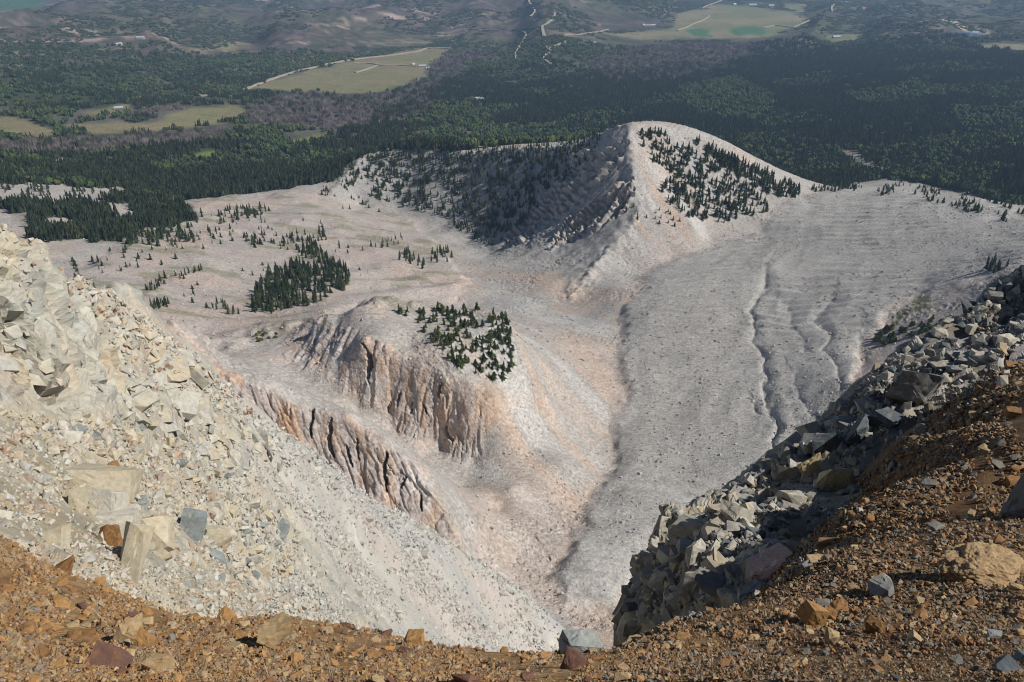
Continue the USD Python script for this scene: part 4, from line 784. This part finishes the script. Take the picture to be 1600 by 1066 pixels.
PALE_LAND = [(0,345),(110,460),(190,530),(350,660),(450,725),(600,800),(740,875),(880,995),(870,1010),(640,990),(560,970),(400,950),(300,940),(0,815)]
PALE_FAR = [(225,500),(300,545),(390,640),(490,700),(640,775),(790,860),(910,1030),(640,1030),(500,985),(400,950),(420,900),(380,820),(300,720)]
rubble('/World/pale_rubble', np.vstack([spread(BLOCKY, 4200, 41, PALE, 40), spread([(0,350),(50,372),(100,425),(160,500),(60,480),(0,440)], 160, 35, PALE), spread([(90,400),(150,440),(230,500),(320,570),(400,650),(300,700),(230,620),(170,540)], 3000, 39, PALE), spread(DUST, 5200, 43, PALE, 60), spread([(150,860),(300,900),(450,930),(560,980),(420,985),(280,965),(160,915)], 1500, 37, PALE)]), (2.8, 19), .04, 1.5, ['pale_rubble'], 'pale cream and grey rubble covering the left rock slope', 51)
GREY_LAND = [(1600,420),(1480,500),(1370,580),(1290,660),(1200,730),(1110,792),(1010,870),(975,960),(1060,955),(1130,890),(1250,800),(1340,720),(1420,640),(1500,580),(1600,545)]
CLIFF_IN = [(0,375),(40,400),(80,425),(112,475),(180,530),(196,545),(192,608),(130,650),(60,636),(0,625)]
WALL_N = -np.cross(np.array([0, 0, 1.0]), np.array([0, 1.0, 0]))
def facing(P, V, seed, tilt, lean, yaw=.35):
    """orientations with the thin axis along the rock face"""
    rg = np.random.default_rng(seed); t = cKDTree(V); _, idx = t.query(P, 60); Q = V[idx] - V[idx].mean(1, keepdims=True); n = np.linalg.svd(Q, full_matrices=False)[2][:, 2]
    n *= np.sign(np.einsum('ij,ij->i', n, -P))[:, None]; n = n + np.asarray(lean); n /= np.linalg.norm(n, axis=1, keepdims=True)
    x = np.cross(np.tile([.25, .3, 1.0], (len(P), 1)), n); x /= np.linalg.norm(x, axis=1, keepdims=True); y = np.cross(n, x)
    return (Rotation.from_matrix(np.stack([x, y, n], -1)) * Rotation.from_rotvec(rg.normal(0, 1, (len(P), 3)) * [tilt, tilt, yaw])).as_quat(), n
WALL_RAMP = [(0, (.40, .36, .275)), (.25, (.41, .385, .32)), (.5, (.35, .34, .30)), (.7, (.43, .41, .35)), (.85, (.39, .33, .235)), (1, (.27, .275, .26))]
rock_material('wall_stone', WALL_RAMP, .16, .03)
P = np.vstack([spread(CLIFF_IN, 150, 44, PALE), spread([(195,490),(290,550),(370,630),(430,700),(380,760),(300,700),(190,640)], 650, 49, PALE)]); q, n = facing(P, WALL_V, 58, .16, (0, 0, .25))
rubble('/World/fractured_slabs', P - n * .05, (10, 64), .12, 1.3, ['wall_stone'], 'jointed pale slabs of the left rock wall', 55, flat=(.22, .45), k=18, sink=0, base=q, form=slab)
rock_material('scree_stone_pale', [(0, (.37, .355, .32)), (.4, (.42, .41, .375)), (.75, (.45, .44, .41)), (.9, (.38, .33, .28)), (1, (.27, .28, .27))], .15)
rubble('/World/pale_scree', np.vstack([spread(PALE_FAR, 17000, 42, PALE, 24, (46, 7)), spread(PALE_FAR, 3500, 40, PALE)]), (2.2, 10), .05, 1.2, ['scree_stone_pale'], 'fine whitish scree on the far part of the pale slope', 57)
rubble('/World/grey_rubble', np.vstack([spread(GREY_LAND, 11000, 45, GREY, 60), spread(SOIL, 3800, 46, GREY, 50), spread([(1060,970),(1240,835),(1400,660),(1600,535),(1600,600),(1450,700),(1280,880),(1120,960)], 2600, 38, SCREE, 40)]), (3, 24), .04, .8, ['grey_rubble'], 'broken grey rubble covering the right rock ridge', 52, k=14, tilt=.6)
P = np.vstack([spread([(968,905),(1000,868),(1060,822),(1130,775),(1180,760),(1170,840),(1120,900),(1060,960),(985,985)], 260, 71, GREY), spread([(1180,740),(1290,655),(1330,640),(1330,720),(1240,800),(1180,800)], 120, 72, GREY)]); q, n = facing(P, RIDGE_V, 73, .3, (.55, -.35, .1), .5)
rock_material('crag_stone', [(0, (.36, .325, .245)), (.3, (.38, .36, .30)), (.6, (.27, .26, .235)), (.85, (.34, .28, .19)), (1, (.17, .17, .165))], .09, .015)
rubble('/World/crag_slabs', P, (14, 58), .12, 1.0, ['crag_stone'], 'upright cream slabs at the broken end of the right ridge', 56, flat=(.3, .6), k=16, sink=0, base=q, form=slab)
rock_material('talus_boulder', [(0, (.30, .285, .26)), (.5, (.37, .35, .32)), (.85, (.42, .395, .36)), (1, (.34, .27, .215))], .5, .1)
rg = np.random.default_rng(964); k = len(BOULDER_SPOTS); forms = [rock(rg, (.5, .9)) for _ in range(10)]
tag(instancer('/World/talus_boulders', BOULDER_SPOTS + [0, 0, .15], forms, ['talus_boulder'], .7 + 1.9 * rg.uniform(0, 1, k) ** 4, None, rg.integers(0, 10, k), flat=random_quats(k, rg, .5)), 'grey boulders strewn over the rock glacier and fans', 'boulders', kind='stuff')
SCREE_L = [(0,800),(60,835),(170,870),(300,915),(400,915),(560,935),(700,960),(860,975),(1060,950),(1100,1066),(0,1066)]
SCREE_R = [(960,1015),(985,985),(1060,955),(1130,915),(1240,860),(1330,765),(1420,680),(1500,615),(1600,555),(1600,1066),(1000,1066)]
rubble('/World/rusty_gravel', spread(SCREE_L, 34000, 47, SCREE, 60), (2.0, 12), .006, .09, ['rusty_gravel'], 'rust orange gravel covering the near ground', 53, k=16, tilt=.5)
rubble('/World/dun_gravel', np.vstack([spread(SCREE_R, 26000, 48, SCREE, 50), spread([(900,985),(1600,880),(1600,1066),(900,1066)], 8000, 36, SCREE)]), (2.3, 12), .006, .2, ['dun_gravel', 'dun_gravel', 'rusty_gravel'], 'dun and rust gravel on the right hand ground', 54, k=16, tilt=.5)
print('rubble', round(time.time() - T0, 1))
# single stones, each its own thing
def stone(kind, P, yaw_px, mat, label, category, group, rng, shape=None, rough=0, sink=.18, roll=None):
    """a rock of the given width, depth and height (m) standing at P"""
    v, f = rock(rng, *(shape or ((.5, .9),)))
    if kind == 'earth_lump':
        m = trimesh.creation.icosphere(subdivisions=5); v, f = np.array(m.vertices), np.array(m.faces); v = v * (1 + .45 * (N(v, .8, 2, 5) - .5) + .35 * (N(v, .28, 3, 6) - .5) + .12 * (N(v, .09, 2, 7) - .5))[:, None]; rough = 0
    v = v / (v.max(0) - v.min(0)) * yaw_px; big_ = max(yaw_px)
    if rough: v, f = roughen(v / big_, f, rng, rough, .016 if kind == 'pale_slab' else .035); v = v * big_
    a = roll if roll is not None else (rng.normal(0, .2), rng.normal(0, .2), rng.normal(0, .6))
    M = rotation([0, 1, 0], math.degrees(a[1])) @ rotation([1, 0, 0], math.degrees(a[0])) @ rotation([0, 0, 1], math.degrees(a[2]))
    v = v @ M.T; v[:, 2] -= v[:, 2].min() + sink * (v[:, 2].max() - v[:, 2].min())
    x = define_mesh('/World/' + numbered(kind), v, f, mat); UsdGeom.Xformable(x).AddTranslateOp().Set(Gf.Vec3d(*map(float, P))); tag(x, label, category, group); return x
NAMED = [ # centre x, y, width and height in survey pixels, land, material, name, label, roughening, lean
 (166,752,92,52,PALE,'cream_stone','pale_slab','broad pale slab in the rubble under the leaning rust brown stone',2,(-.5,.1,.1)),
 (130,784,34,44,PALE,'cream_stone','pale_slab','upright cream slab at the left foot of the broad pale slab',2,(-.6,0,.2)),
 (172,790,48,40,PALE,'white_stone','pale_slab','cracked white slab right below the broad pale slab',2,(-.5,.1,-.2)),
 (185,822,56,38,PALE,'white_stone','pale_slab','low white slab directly above the heart shaped rust stone',2,(-.4,0,.2)),
 (218,858,40,84,PALE,'cream_stone','pale_slab','tall pale wedge standing beside the heart shaped rust stone',2,(-.7,.1,.1)),
 (253,835,44,58,PALE,'cream_stone','pale_slab','large cream block right of the tall pale wedge',2,(-.6,0,.3)),
 (305,822,36,50,PALE,'blue_grey_stone','blue_grey_block','blue grey block half buried in cream rubble',2,(-.5,.3,.3)),
 (338,840,44,34,PALE,'cream_stone','pale_slab','cream block with grey flecks right of the blue grey block',2,(-.5,.3,.3)),
 (344,872,26,22,PALE,'blue_grey_stone','blue_grey_block','small dark blue grey cube on the pale rubble',1,(-.2,.2,.3)),
 (174,732,20,34,PALE,'rust_stone','rust_stone','narrow rust brown stone leaning on the broad pale slab',2,(-.4,.6,.3)),
 (175,838,34,38,PALE,'rust_stone','rust_stone','heart shaped rust brown stone lying on the pale slope',2,(-.5,0,.1)),
 (96,840,34,36,PALE,'cream_stone','pale_slab','pinkish pale stone at the edge of the rusty ground',1,(-.4,0,.1)),
 (110,884,30,24,SCREE,'rust_stone','rust_stone','rust stone on the lip of the ground below the pinkish stone',2,None),
 (903,997,56,34,SCREE,'blue_grey_stone','blue_grey_boulder','blue grey boulder on the lip at the foot of the gap',3,(0,.1,.1)),
 (205,988,40,36,SCREE,'tan_stone','tan_block','pyramid of tan rock with a dark left side',2,(0,.2,.5)),
 (232,1003,28,22,SCREE,'orange_stone','orange_block','orange block touching the tan pyramid',2,None),
 (437,986,56,52,SCREE,'tan_stone','tan_block','large tan block with an earth covered top',2,None),
 (250,1038,46,30,SCREE,'tan_stone','tan_block','flat tan rock in front of the tan pyramid',2,None),
 (180,1030,56,32,SCREE,'maroon_stone','maroon_slab','dark maroon slab lying left of the dry grass',2,None),
 (728,1058,34,24,SCREE,'maroon_stone','maroon_slab','dark maroon rock at the bottom edge with an orange flank',2,None),
 (648,998,30,24,SCREE,'orange_stone','orange_block','orange block on the lip left of the gap',2,None),
 (895,1034,40,24,SCREE,'maroon_stone','maroon_slab','dark pitted rock in front of the blue grey boulder',2,None),
 (1268,960,34,34,SCREE,'orange_stone','orange_stone','bright orange stone above its own black shadow',2,None),
 (1294,960,18,22,SCREE,'orange_stone','orange_stone','smaller orange stone touching the bright orange one',2,None),
 (1312,948,24,20,SCREE,'rust_stone','rust_stone','red rust stone up slope of the bright orange stone',2,None),
 (1378,914,48,30,SCREE,'grey_stone','dark_wedge','dark wedge of rock with a lit grey top',2,(0,-.3,.4)),
 (1524,884,116,58,SCREE,'clay','earth_lump','large lump of hardened tan earth in front of the shadow',3,(0,.1,.15)),
 (1572,878,34,36,SCREE,'grey_stone','grey_stone','grey stone against the right end of the earth lump',2,None),
 (1562,1040,40,24,SCREE,'slate_stone','slate_stone','dark slate stone near the bottom right corner',2,None),
 (1598,1028,30,22,SCREE,'slate_stone','slate_stone','dark slate stone at the right edge of the frame',2,None),
 (1554,993,20,12,SCREE,'blue_grey_stone','blue_pebble','blue grey pebble standing alone on tan grit',1,None),
 (1296,996,20,26,SCREE,'tan_stone','tan_stone','pointed tan stone below the bright orange stone',2,None),
 (1365,978,32,26,SCREE,'rust_stone','rust_stone','square rust stone with a wide shadow on its left',2,None),
 (1208,900,82,26,GREY,'pink_stone','pink_slab','long pink slab lying tilted at the foot of the ridge',2,(-.2,-.55,.1)),
 (1172,928,40,16,GREY,'blue_grey_stone','blue_grey_slab','flat blue grey slab below the long pink slab',2,(-.1,-.4,0)),
 (1300,748,48,46,GREY,'ochre_stone','ochre_block','ochre block split by one crack on the ridge',2,(-.2,-.2,.3)),
 (1262,722,36,40,GREY,'ochre_stone','ochre_block','ochre block on the ridge crest left of the split one',2,(-.3,-.3,.2)),
 (1333,676,34,46,GREY,'slate_stone','slate_boulder','smooth dark slate boulder standing upright on the ridge',3,(.1,.1,.2)),
 (1285,692,42,32,GREY,'slate_stone','slate_boulder','squat slate boulder on the crest left of the upright one',2,None),
 (1422,612,84,50,GREY,'grey_stone','dark_outcrop','massive dark hollowed rock at the top of the brown slope',3,(-.4,.4,.9)),
 (1668,742,110,150,SCREE,'grey_stone','shaded_outcrop','dark rock at the right edge throwing a deep shadow',3,(0,.2,.3)),
 (1085,865,34,40,GREY,'light_grey_stone','pale_block','pale block jutting from the broken end of the ridge',2,(-.3,0,.2)),
 (1080,910,30,44,GREY,'light_grey_stone','pale_block','pale upright block low on the broken end of the ridge',2,(-.3,0,.2)),
 (1198,862,28,36,GREY,'light_grey_stone','pale_block','white faced block above the long pink slab',2,(-.2,0,.3)),
 (1138,800,34,26,GREY,'light_grey_stone','pale_block','flat topped pale block on the crest of the ridge',2,None),
 (1400,735,30,22,GREY,'grey_stone','grey_block','grey block on brown soil under the massive dark rock',2,None)]
for i, (cx, cy, w, h, land, mat, kind, lab, rg_, lean) in enumerate(NAMED):
    rg = np.random.default_rng(4000 + i); P, ok = SIGHT.pick([(cx, cy + .42 * h)], land, 40); P = P[0]; D = np.linalg.norm(P) / FPX
    stone(kind, P, np.array([w * D, w * D * rg.uniform(.6, .85), max(h * D * 1.05, .25 * w * D)]), mat, lab, 'rock', None, rg, rough=rg_, sink=.1, roll=lean, shape=((.35, .6), .3, 3, 2) if kind == 'pale_slab' else None)
REF = {0:'broad pale slab',4:'tall pale wedge',6:'blue grey block',10:'heart shaped rust stone',11:'pinkish pale stone',5:'large cream block',13:'blue grey lip boulder',14:'tan pyramid rock',16:'large tan block',18:'maroon slab',20:'orange lip block',21:'dark pitted rock',22:'bright orange stone',25:'dark wedge rock',26:'earth lump',28:'corner slate stone',30:'lone blue pebble',33:'long pink slab',35:'split ochre block',37:'upright slate boulder',39:'massive dark rock',41:'jutting pale block',44:'flat topped pale block',45:'grey block on soil'}
STONE_ITEMS = []
def stones(outline, n, seed, land, px, kinds, gap, clump, flat, rough=1):
    rg = np.random.default_rng(seed); c = spread(outline, n * 14, seed, land, clump); taken = np.array([q[:2] for q in NAMED], float); got = []
    for P in c:
        if len(got) >= n: break
        q = project(P); s = px[0] * (1 - rg.uniform() * (1 - (px[0] / px[1]) ** 2)) ** -.5
        if len(taken) and np.min(np.hypot(*(taken - q).T)) < gap + .55 * s: continue
        taken = np.vstack([taken, q]); got.append(P); D = np.linalg.norm(P) / FPX
        name, mat, lab, grp = kinds[rg.integers(len(kinds))]; w = s * D
        x = stone(name, P, np.array([w, w * rg.uniform(.55, .95), w * rg.uniform(*flat)]), mat, None, 'rock', grp, rg, rough=rough if s > 18 else 0, sink=.22)
        k = min((k for k in REF if k < len(NAMED) and (NAMED[k][4] == land or land == GREY)), key=lambda k: np.hypot(NAMED[k][0] - q[0], NAMED[k][1] - q[1])); dd = np.hypot(NAMED[k][0] - q[0], NAMED[k][1] - q[1])
        STONE_ITEMS.append((x.GetPrim(), s, lab, ('far ' if dd > 170 else '') + side_of(q, NAMED[k]) + ' the ' + REF[k]))
stones(BLOCKY, 150, 61, PALE, (12, 34), [('pale_boulder','cream_stone','cream boulder','cream boulders of the pale slope'), ('pale_boulder','white_stone','whitish boulder','whitish boulders of the pale slope'), ('pale_boulder','cream_stone','cream boulder','cream boulders of the pale slope'), ('blue_grey_boulder','blue_grey_stone','blue grey boulder','blue grey boulders of the pale slope')], 3, 0, (.4, .8))
stones(PALE_FAR, 100, 62, PALE, (10, 17), [('pale_boulder','white_stone','whitish scree boulder','far boulders of the pale slope')], 5, 0, (.4, .8))
stones(GREY_LAND, 190, 63, GREY, (11, 36), [('ridge_boulder','light_grey_stone','light grey ridge boulder','light grey boulders of the ridge'), ('ridge_boulder','grey_stone','mid grey ridge boulder','mid grey boulders of the ridge'), ('ridge_boulder','light_grey_stone','light grey ridge boulder','light grey boulders of the ridge'), ('ridge_boulder','slate_stone','dark slate ridge boulder','slate boulders of the ridge')], 2, 0, (.45, .95))
stones(SOIL, 50, 64, GREY, (10, 24), [('ridge_boulder','grey_stone','grey stone in brown soil','grey stones in the brown soil')], 4, 0, (.4, .8))
stones(SCREE_L, 190, 65, SCREE, (11, 30), [('scree_stone','rust_stone','rust brown scree stone','rust brown stones of the scree'), ('scree_stone','orange_stone','orange scree stone','orange stones of the scree'), ('scree_stone','maroon_stone','dark maroon scree stone','maroon stones of the scree'), ('scree_stone','orange_stone','orange scree stone','orange stones of the scree'), ('scree_stone','tan_stone','tan scree stone','tan stones of the scree'), ('scree_stone','tan_stone','tan scree stone','tan stones of the scree')], 3, 0, (.3, .65))
stones(SCREE_R, 105, 66, SCREE, (10, 26), [('scree_stone','rust_stone','rust brown stone on dun ground','rust brown stones of the right ground'), ('scree_stone','dun_grey_stone','grey stone on dun ground','grey stones of the right ground'), ('scree_stone','tan_stone','tan stone on dun ground','tan stones of the right ground')], 4, 0, (.35, .7))
ranked(STONE_ITEMS, 'largest')
print('stones', round(time.time() - T0, 1))

# ------------------------------------------------------------------ roads, water and houses in the valley
def valley_at(xy): return SIGHT.pick(xy, VAL, 12)[0]
def road(pts, width, label, name='dirt_road', mat='track'):
    q = densify(np.c_[np.asarray(pts, float), np.ones(len(pts))], 4)[:, :2]; P = valley_at(q)
    for _ in range(2): P[1:-1] = (P[:-2] + 2 * P[1:-1] + P[2:]) / 4
    t = np.gradient(P[:, :2], axis=0); t /= np.linalg.norm(t, axis=1, keepdims=True) + 1e-9; n = np.c_[-t[:, 1], t[:, 0], 0 * t[:, 0]]
    rg = np.random.default_rng(len(pts)); w = .95 * width * (1 + rg.normal(0, .15, (len(P), 1)))
    v = np.vstack([P + n * w / 2 + [0, 0, 4.5], P - n * w / 2 + [0, 0, 4.5], P + n * w / 2 - [0, 0, 3], P - n * w / 2 - [0, 0, 3]]); k = len(P); f = []
    for i in range(k - 1):
        for a, b in ((0, k), (k, 3 * k), (2 * k, 0)): f += [[a + i, b + i, b + i + 1], [a + i, b + i + 1, a + i + 1]]
    tag(define_mesh('/World/' + numbered(name), v, np.array(f), mat), label, 'road', kind='structure')
usdkit.material(stage, '/World/Looks/track', {'g': ('geometry', {}), 'n': ('noise_texture', {'scale': .03, 'detail': 3.0}), 'r': ('rgb_ramp', {'ramp': [(.3, (.29, .24, .18)), (.7, (.38, .32, .25))]}), 'p': ('principled_bsdf', {'roughness': .95})}, [('g.position', 'n.vector'), ('n.fac', 'r.fac'), ('r.color', 'p.base_color')], surface='p.BSDF')
for pts, w, lab in [
 ([(824,-6),(828,8),(838,18),(830,26)], 12, 'pale track climbing the top of the brown hill'),
 ([(802,46),(820,44),(845,42),(862,32),(868,26),(866,20)], 12, 'pale track crossing the foot of the brown hill'),
 ([(846,42),(850,55),(852,65),(856,75),(862,80)], 17, 'wide pale track dropping straight down the scrub slope'),
 ([(862,80),(852,88),(848,93),(858,98),(861,102)], 13, 'pale track bending below the wide straight one'),
 ([(860,78),(872,71),(888,64),(896,60)], 13, 'pale track branching right from the wide straight one'),
 ([(812,49),(820,49),(824,56),(818,64),(812,76),(804,84),(808,92),(806,102)], 12, 'pale winding track left of the wide straight one'),
 ([(790,46),(770,48),(730,46)], 9, 'thin track running left along the hill foot'),
 ([(375,143),(420,126),(460,113),(520,99),(555,93),(610,87),(655,81),(662,76),(705,76)], 14, 'pale road along the upper edge of the large meadow'),
 ([(553,100),(575,99),(590,101),(592,103),(630,103),(650,104)], 9, 'farm drive through the large meadow to the buildings'),
 ([(590,103),(570,110),(556,114)], 8, 'track turning back across the large meadow'),
 ([(305,145),(312,152),(347,145)], 9, 'short pale track at the left end of the large meadow'),
 ([(1096,14),(1120,4),(1140,-4)], 11, 'road entering the upper fields from the hills'),
 ([(1058,48),(1100,32),(1110,24)], 10, 'road along the left edge of the upper fields'),
 ([(1190,43),(1215,40),(1240,44),(1262,33),(1284,28),(1281,23),(1284,20)], 10, 'road leaving the upper fields to the right'),
 ([(1300,18),(1298,12),(1305,6),(1330,2)], 11, 'pale loop of road above the right woods'),
 ([(880,55),(910,54),(935,50),(950,46)], 9, 'thin pale road left of the upper fields')]:
    road(pts, w, lab)
# reservoir
usdkit.material(stage, '/World/Looks/lake_water', {'n': ('noise_texture', {'scale': .2, 'detail': 3.0}), 'b': ('bump', {'strength': .1, 'distance': .1}), 'p': ('principled_bsdf', {'base_color': (.02, .06, .11), 'roughness': .12, 'specular_ior_level': .5})}, [('n.fac', 'b.height'), ('b.normal', 'p.normal')], surface='p.BSDF')
POND = np.array([(1478,54),(1484,50),(1500,49.5),(1520,51),(1534,53),(1532,57),(1515,58.5),(1495,58)])
P = valley_at(POND); z = np.median(P[:, 2]) + 6; d = rays(POND); Pw = d * (z / d[:, 2])[:, None]
v = np.vstack([Pw.mean(0), Pw, Pw - [0, 0, 25]]); k = len(Pw); f = [[0, 1 + (i + 1) % k, 1 + i] for i in range(k)] + [x for i in range(k) for x in ([1 + i, 1 + (i + 1) % k, 1 + k + i], [1 + (i + 1) % k, 1 + k + (i + 1) % k, 1 + k + i])]
tag(define_mesh('/World/reservoir', v, np.array(f), 'lake_water'), 'small dark blue reservoir with a pale shore', 'water', kind='structure')
# houses and barns
for n, c in (('white_wall', (.48, .47, .44)), ('tan_wall', (.38, .30, .22)), ('grey_roof', (.40, .41, .42)), ('red_roof', (.30, .13, .09)), ('dark_glass', (.03, .035, .04))):
    usdkit.material(stage, '/World/Looks/' + n, {'n': ('noise_texture', {'scale': .5}), 'r': ('rgb_ramp', {'ramp': [(.3, tuple(x * .85 for x in c)), (.7, c)]}), 'p': ('principled_bsdf', {'roughness': .7})}, [('n.fac', 'r.fac'), ('r.color', 'p.base_color')], surface='p.BSDF')
def house(xy, L, W_, Hh, yaw, wall, roof, label, cat='house'):
    P = valley_at([xy])[0]; x = UsdGeom.Xform.Define(stage, '/World/' + numbered('farm_building' if cat == 'barn' else 'house'))
    x.AddTranslateOp().Set(Gf.Vec3d(*map(float, P + [0, 0, 1.0]))); x.AddRotateZOp().Set(float(yaw)); p = str(x.GetPath())
    b = trimesh.creation.box((L, W_, Hh + 4)); b.apply_translation([0, 0, (Hh - 4) / 2]); define_mesh(p + '/wall', np.array(b.vertices), np.array(b.faces), wall)
    o, r = .8, W_ * .32; pr = np.array([[-L / 2 - o, -W_ / 2 - o, Hh - .2], [L / 2 + o, -W_ / 2 - o, Hh - .2], [L / 2 + o, W_ / 2 + o, Hh - .2], [-L / 2 - o, W_ / 2 + o, Hh - .2], [-L / 2 - o, 0, Hh + r], [L / 2 + o, 0, Hh + r]])
    define_mesh(p + '/roof', pr, np.array([[0, 1, 5], [0, 5, 4], [2, 3, 4], [2, 4, 5], [0, 4, 3], [1, 2, 5], [0, 3, 2], [0, 2, 1]]), roof)
    for i in range(3):
        w = trimesh.creation.box((L * .12, .3, Hh * .4)); w.apply_translation([(i - 1) * L * .3, -W_ / 2 - .1, Hh * .55]); define_mesh(f'{p}/window' + ('' if i == 0 else f'_{i:03d}'), np.array(w.vertices), np.array(w.faces), 'dark_glass')
    tag(x, label, cat)
for a in [((660,105),34,14,6,10,'white_wall','grey_roof','white farmhouse at the right end of the large meadow'), ((647,102),26,12,5,70,'tan_wall','grey_roof','tan barn left of the white meadow farmhouse','barn'), ((668,108),18,10,5,30,'white_wall','grey_roof','small white shed right of the meadow farmhouse','barn'),
          ((1014,42),42,16,7,0,'white_wall','grey_roof','largest white building of the group left of the upper fields','barn'), ((1006,40),24,14,6,60,'white_wall','grey_roof','small white house at the left end of that group'), ((1022,41),26,14,6,20,'tan_wall','grey_roof','tan house at the right end of that group'), ((936,41),26,14,6,20,'tan_wall','red_roof','red roofed house alone on the brown hill foot'),
          ((1176,9),60,22,8,5,'white_wall','grey_roof','long white barn above the upper fields','barn'), ((1190,8),40,20,7,80,'white_wall','grey_roof','white barn in the middle of the ranch above the fields','barn'), ((1204,10),46,20,8,15,'tan_wall','grey_roof','tan barn at the right end of the ranch','barn'), ((1148,8),34,18,7,40,'white_wall','grey_roof','white ranch house alone left of the barns'),
          ((932,68),26,14,6,0,'white_wall','grey_roof','white house in the scrub right of the branching track'), ((1308,60),40,18,6,10,'tan_wall','grey_roof','tan building on the pale clearing above the woods'), ((742,157),26,14,6,10,'tan_wall','grey_roof','tan cabin at a clearing in the dark woods'), ((752,158),22,12,6,60,'tan_wall','grey_roof','second tan cabin right beside the clearing'),
          ((185,172),24,14,6,10,'white_wall','grey_roof','white cabin beside the left meadow'), ((218,61),36,18,7,10,'white_wall','grey_roof','white house on the far left scrub plain'), ((188,71),30,16,6,50,'white_wall','grey_roof','smaller white house left of the far plain house'), ((1350,15),36,18,7,20,'tan_wall','red_roof','red roofed house on the far right hillside'), ((1420,14),34,18,7,70,'tan_wall','red_roof','second red roofed house further right on the hillside')]:
    house(*a)
# ------------------------------------------------------------------ dry grass
usdkit.material(stage, '/World/Looks/straw', {'o': ('object_info', {}), 'r': ('rgb_ramp', {'ramp': [(0, (.30, .21, .13)), (.5, (.42, .34, .24)), (1, (.20, .11, .08))]}), 'd': ('diffuse_bsdf', {})}, [('o.random', 'r.fac'), ('r.color', 'd.color')], surface='d.BSDF')
def blade(rg, L, lean, w=.0012):
    a = rg.uniform(0, 6.28); d = np.array([math.cos(a), math.sin(a), 0]); s = np.cross(d, [0, 0, 1]); b = d * rg.uniform(0, .012); v = []
    for k in range(5):
        t = k / 4; c = b + d * lean * L * t ** 1.8 + np.array([0, 0, L * t * (1 - .12 * t)]); ww = w * (1 - .75 * t); v += [c - s * ww, c + s * ww, c + d * ww]
    f = []
    for k in range(4):
        for i in range(3): j = (i + 1) % 3; f += [[3 * k + i, 3 * k + j, 3 * k + 3 + j], [3 * k + i, 3 * k + 3 + j, 3 * k + 3 + i]]
    return np.array(v), np.array(f)
for i, (cx, cy, n, L, lab) in enumerate([(62,1035,4,.10,'thin dry stalks left of the dark maroon slab'), (172,985,6,.15,'dry stalks left of the tan pyramid rock'), (282,1050,14,.09,'bushy dry grass tuft in front of the tan pyramid rock'), (330,1010,6,.09,'dark bent stalks beyond the bushy tuft'), (420,1060,7,.12,'dry stalks near the bottom below the large tan block'), (520,1055,6,.11,'dark dry stalks on the bare middle scree'), (905,1062,4,.07,'short stalks at the bottom middle'),
          (1112,1050,9,.13,'pale dry grass below the foot of the ridge'), (1135,1030,4,.14,'dark tall stalks behind the pale dry grass'), (1185,1045,8,.09,'pale dry grass tuft right of the dark tall stalks'), (1440,850,3,.22,'thin stalk in front of the dark shadow'), (560,968,6,.08,'small dry tuft on the lip of the scree'), (30,965,5,.12,'dry stalks near the left edge')]):
    rg = np.random.default_rng(6000 + i); P = SIGHT.pick([(cx, cy)], SCREE, 60)[0][0]; x = UsdGeom.Xform.Define(stage, '/World/' + numbered('dry_grass')); x.AddTranslateOp().Set(Gf.Vec3d(*map(float, P - [0, 0, .004]))); tag(x, lab, 'dry grass')
    for k in range(n):
        v, f = blade(rg, L * rg.uniform(.55, 1.1), rg.uniform(.05, .5)); define_mesh(str(x.GetPath()) + '/stalk' + ('' if k == 0 else f'_{k:03d}'), v, f, 'straw')
# ------------------------------------------------------------------ air
usdkit.material(stage, '/World/Looks/haze_air', {'v': ('principled_volume', {'color': (.48, .70, 1.0), 'density': HAZE, 'anisotropy': 0.2})}, [], volume='v.volume')
bx = trimesh.creation.box((64000, 64000, 1)); bv = np.array(bx.vertices); zl = min(VALLEY_V[:, 2].min(), BASIN_V[:, 2].min()) - 30
bv[:, 2] = np.where(bv[:, 2] > 0, 9.0, zl); tag(define_mesh('/World/haze', bv, np.array(bx.faces), 'haze_air'), 'thin blue summer haze filling the valley', 'haze', kind='stuff')
print('done', round(time.time() - T0, 1))
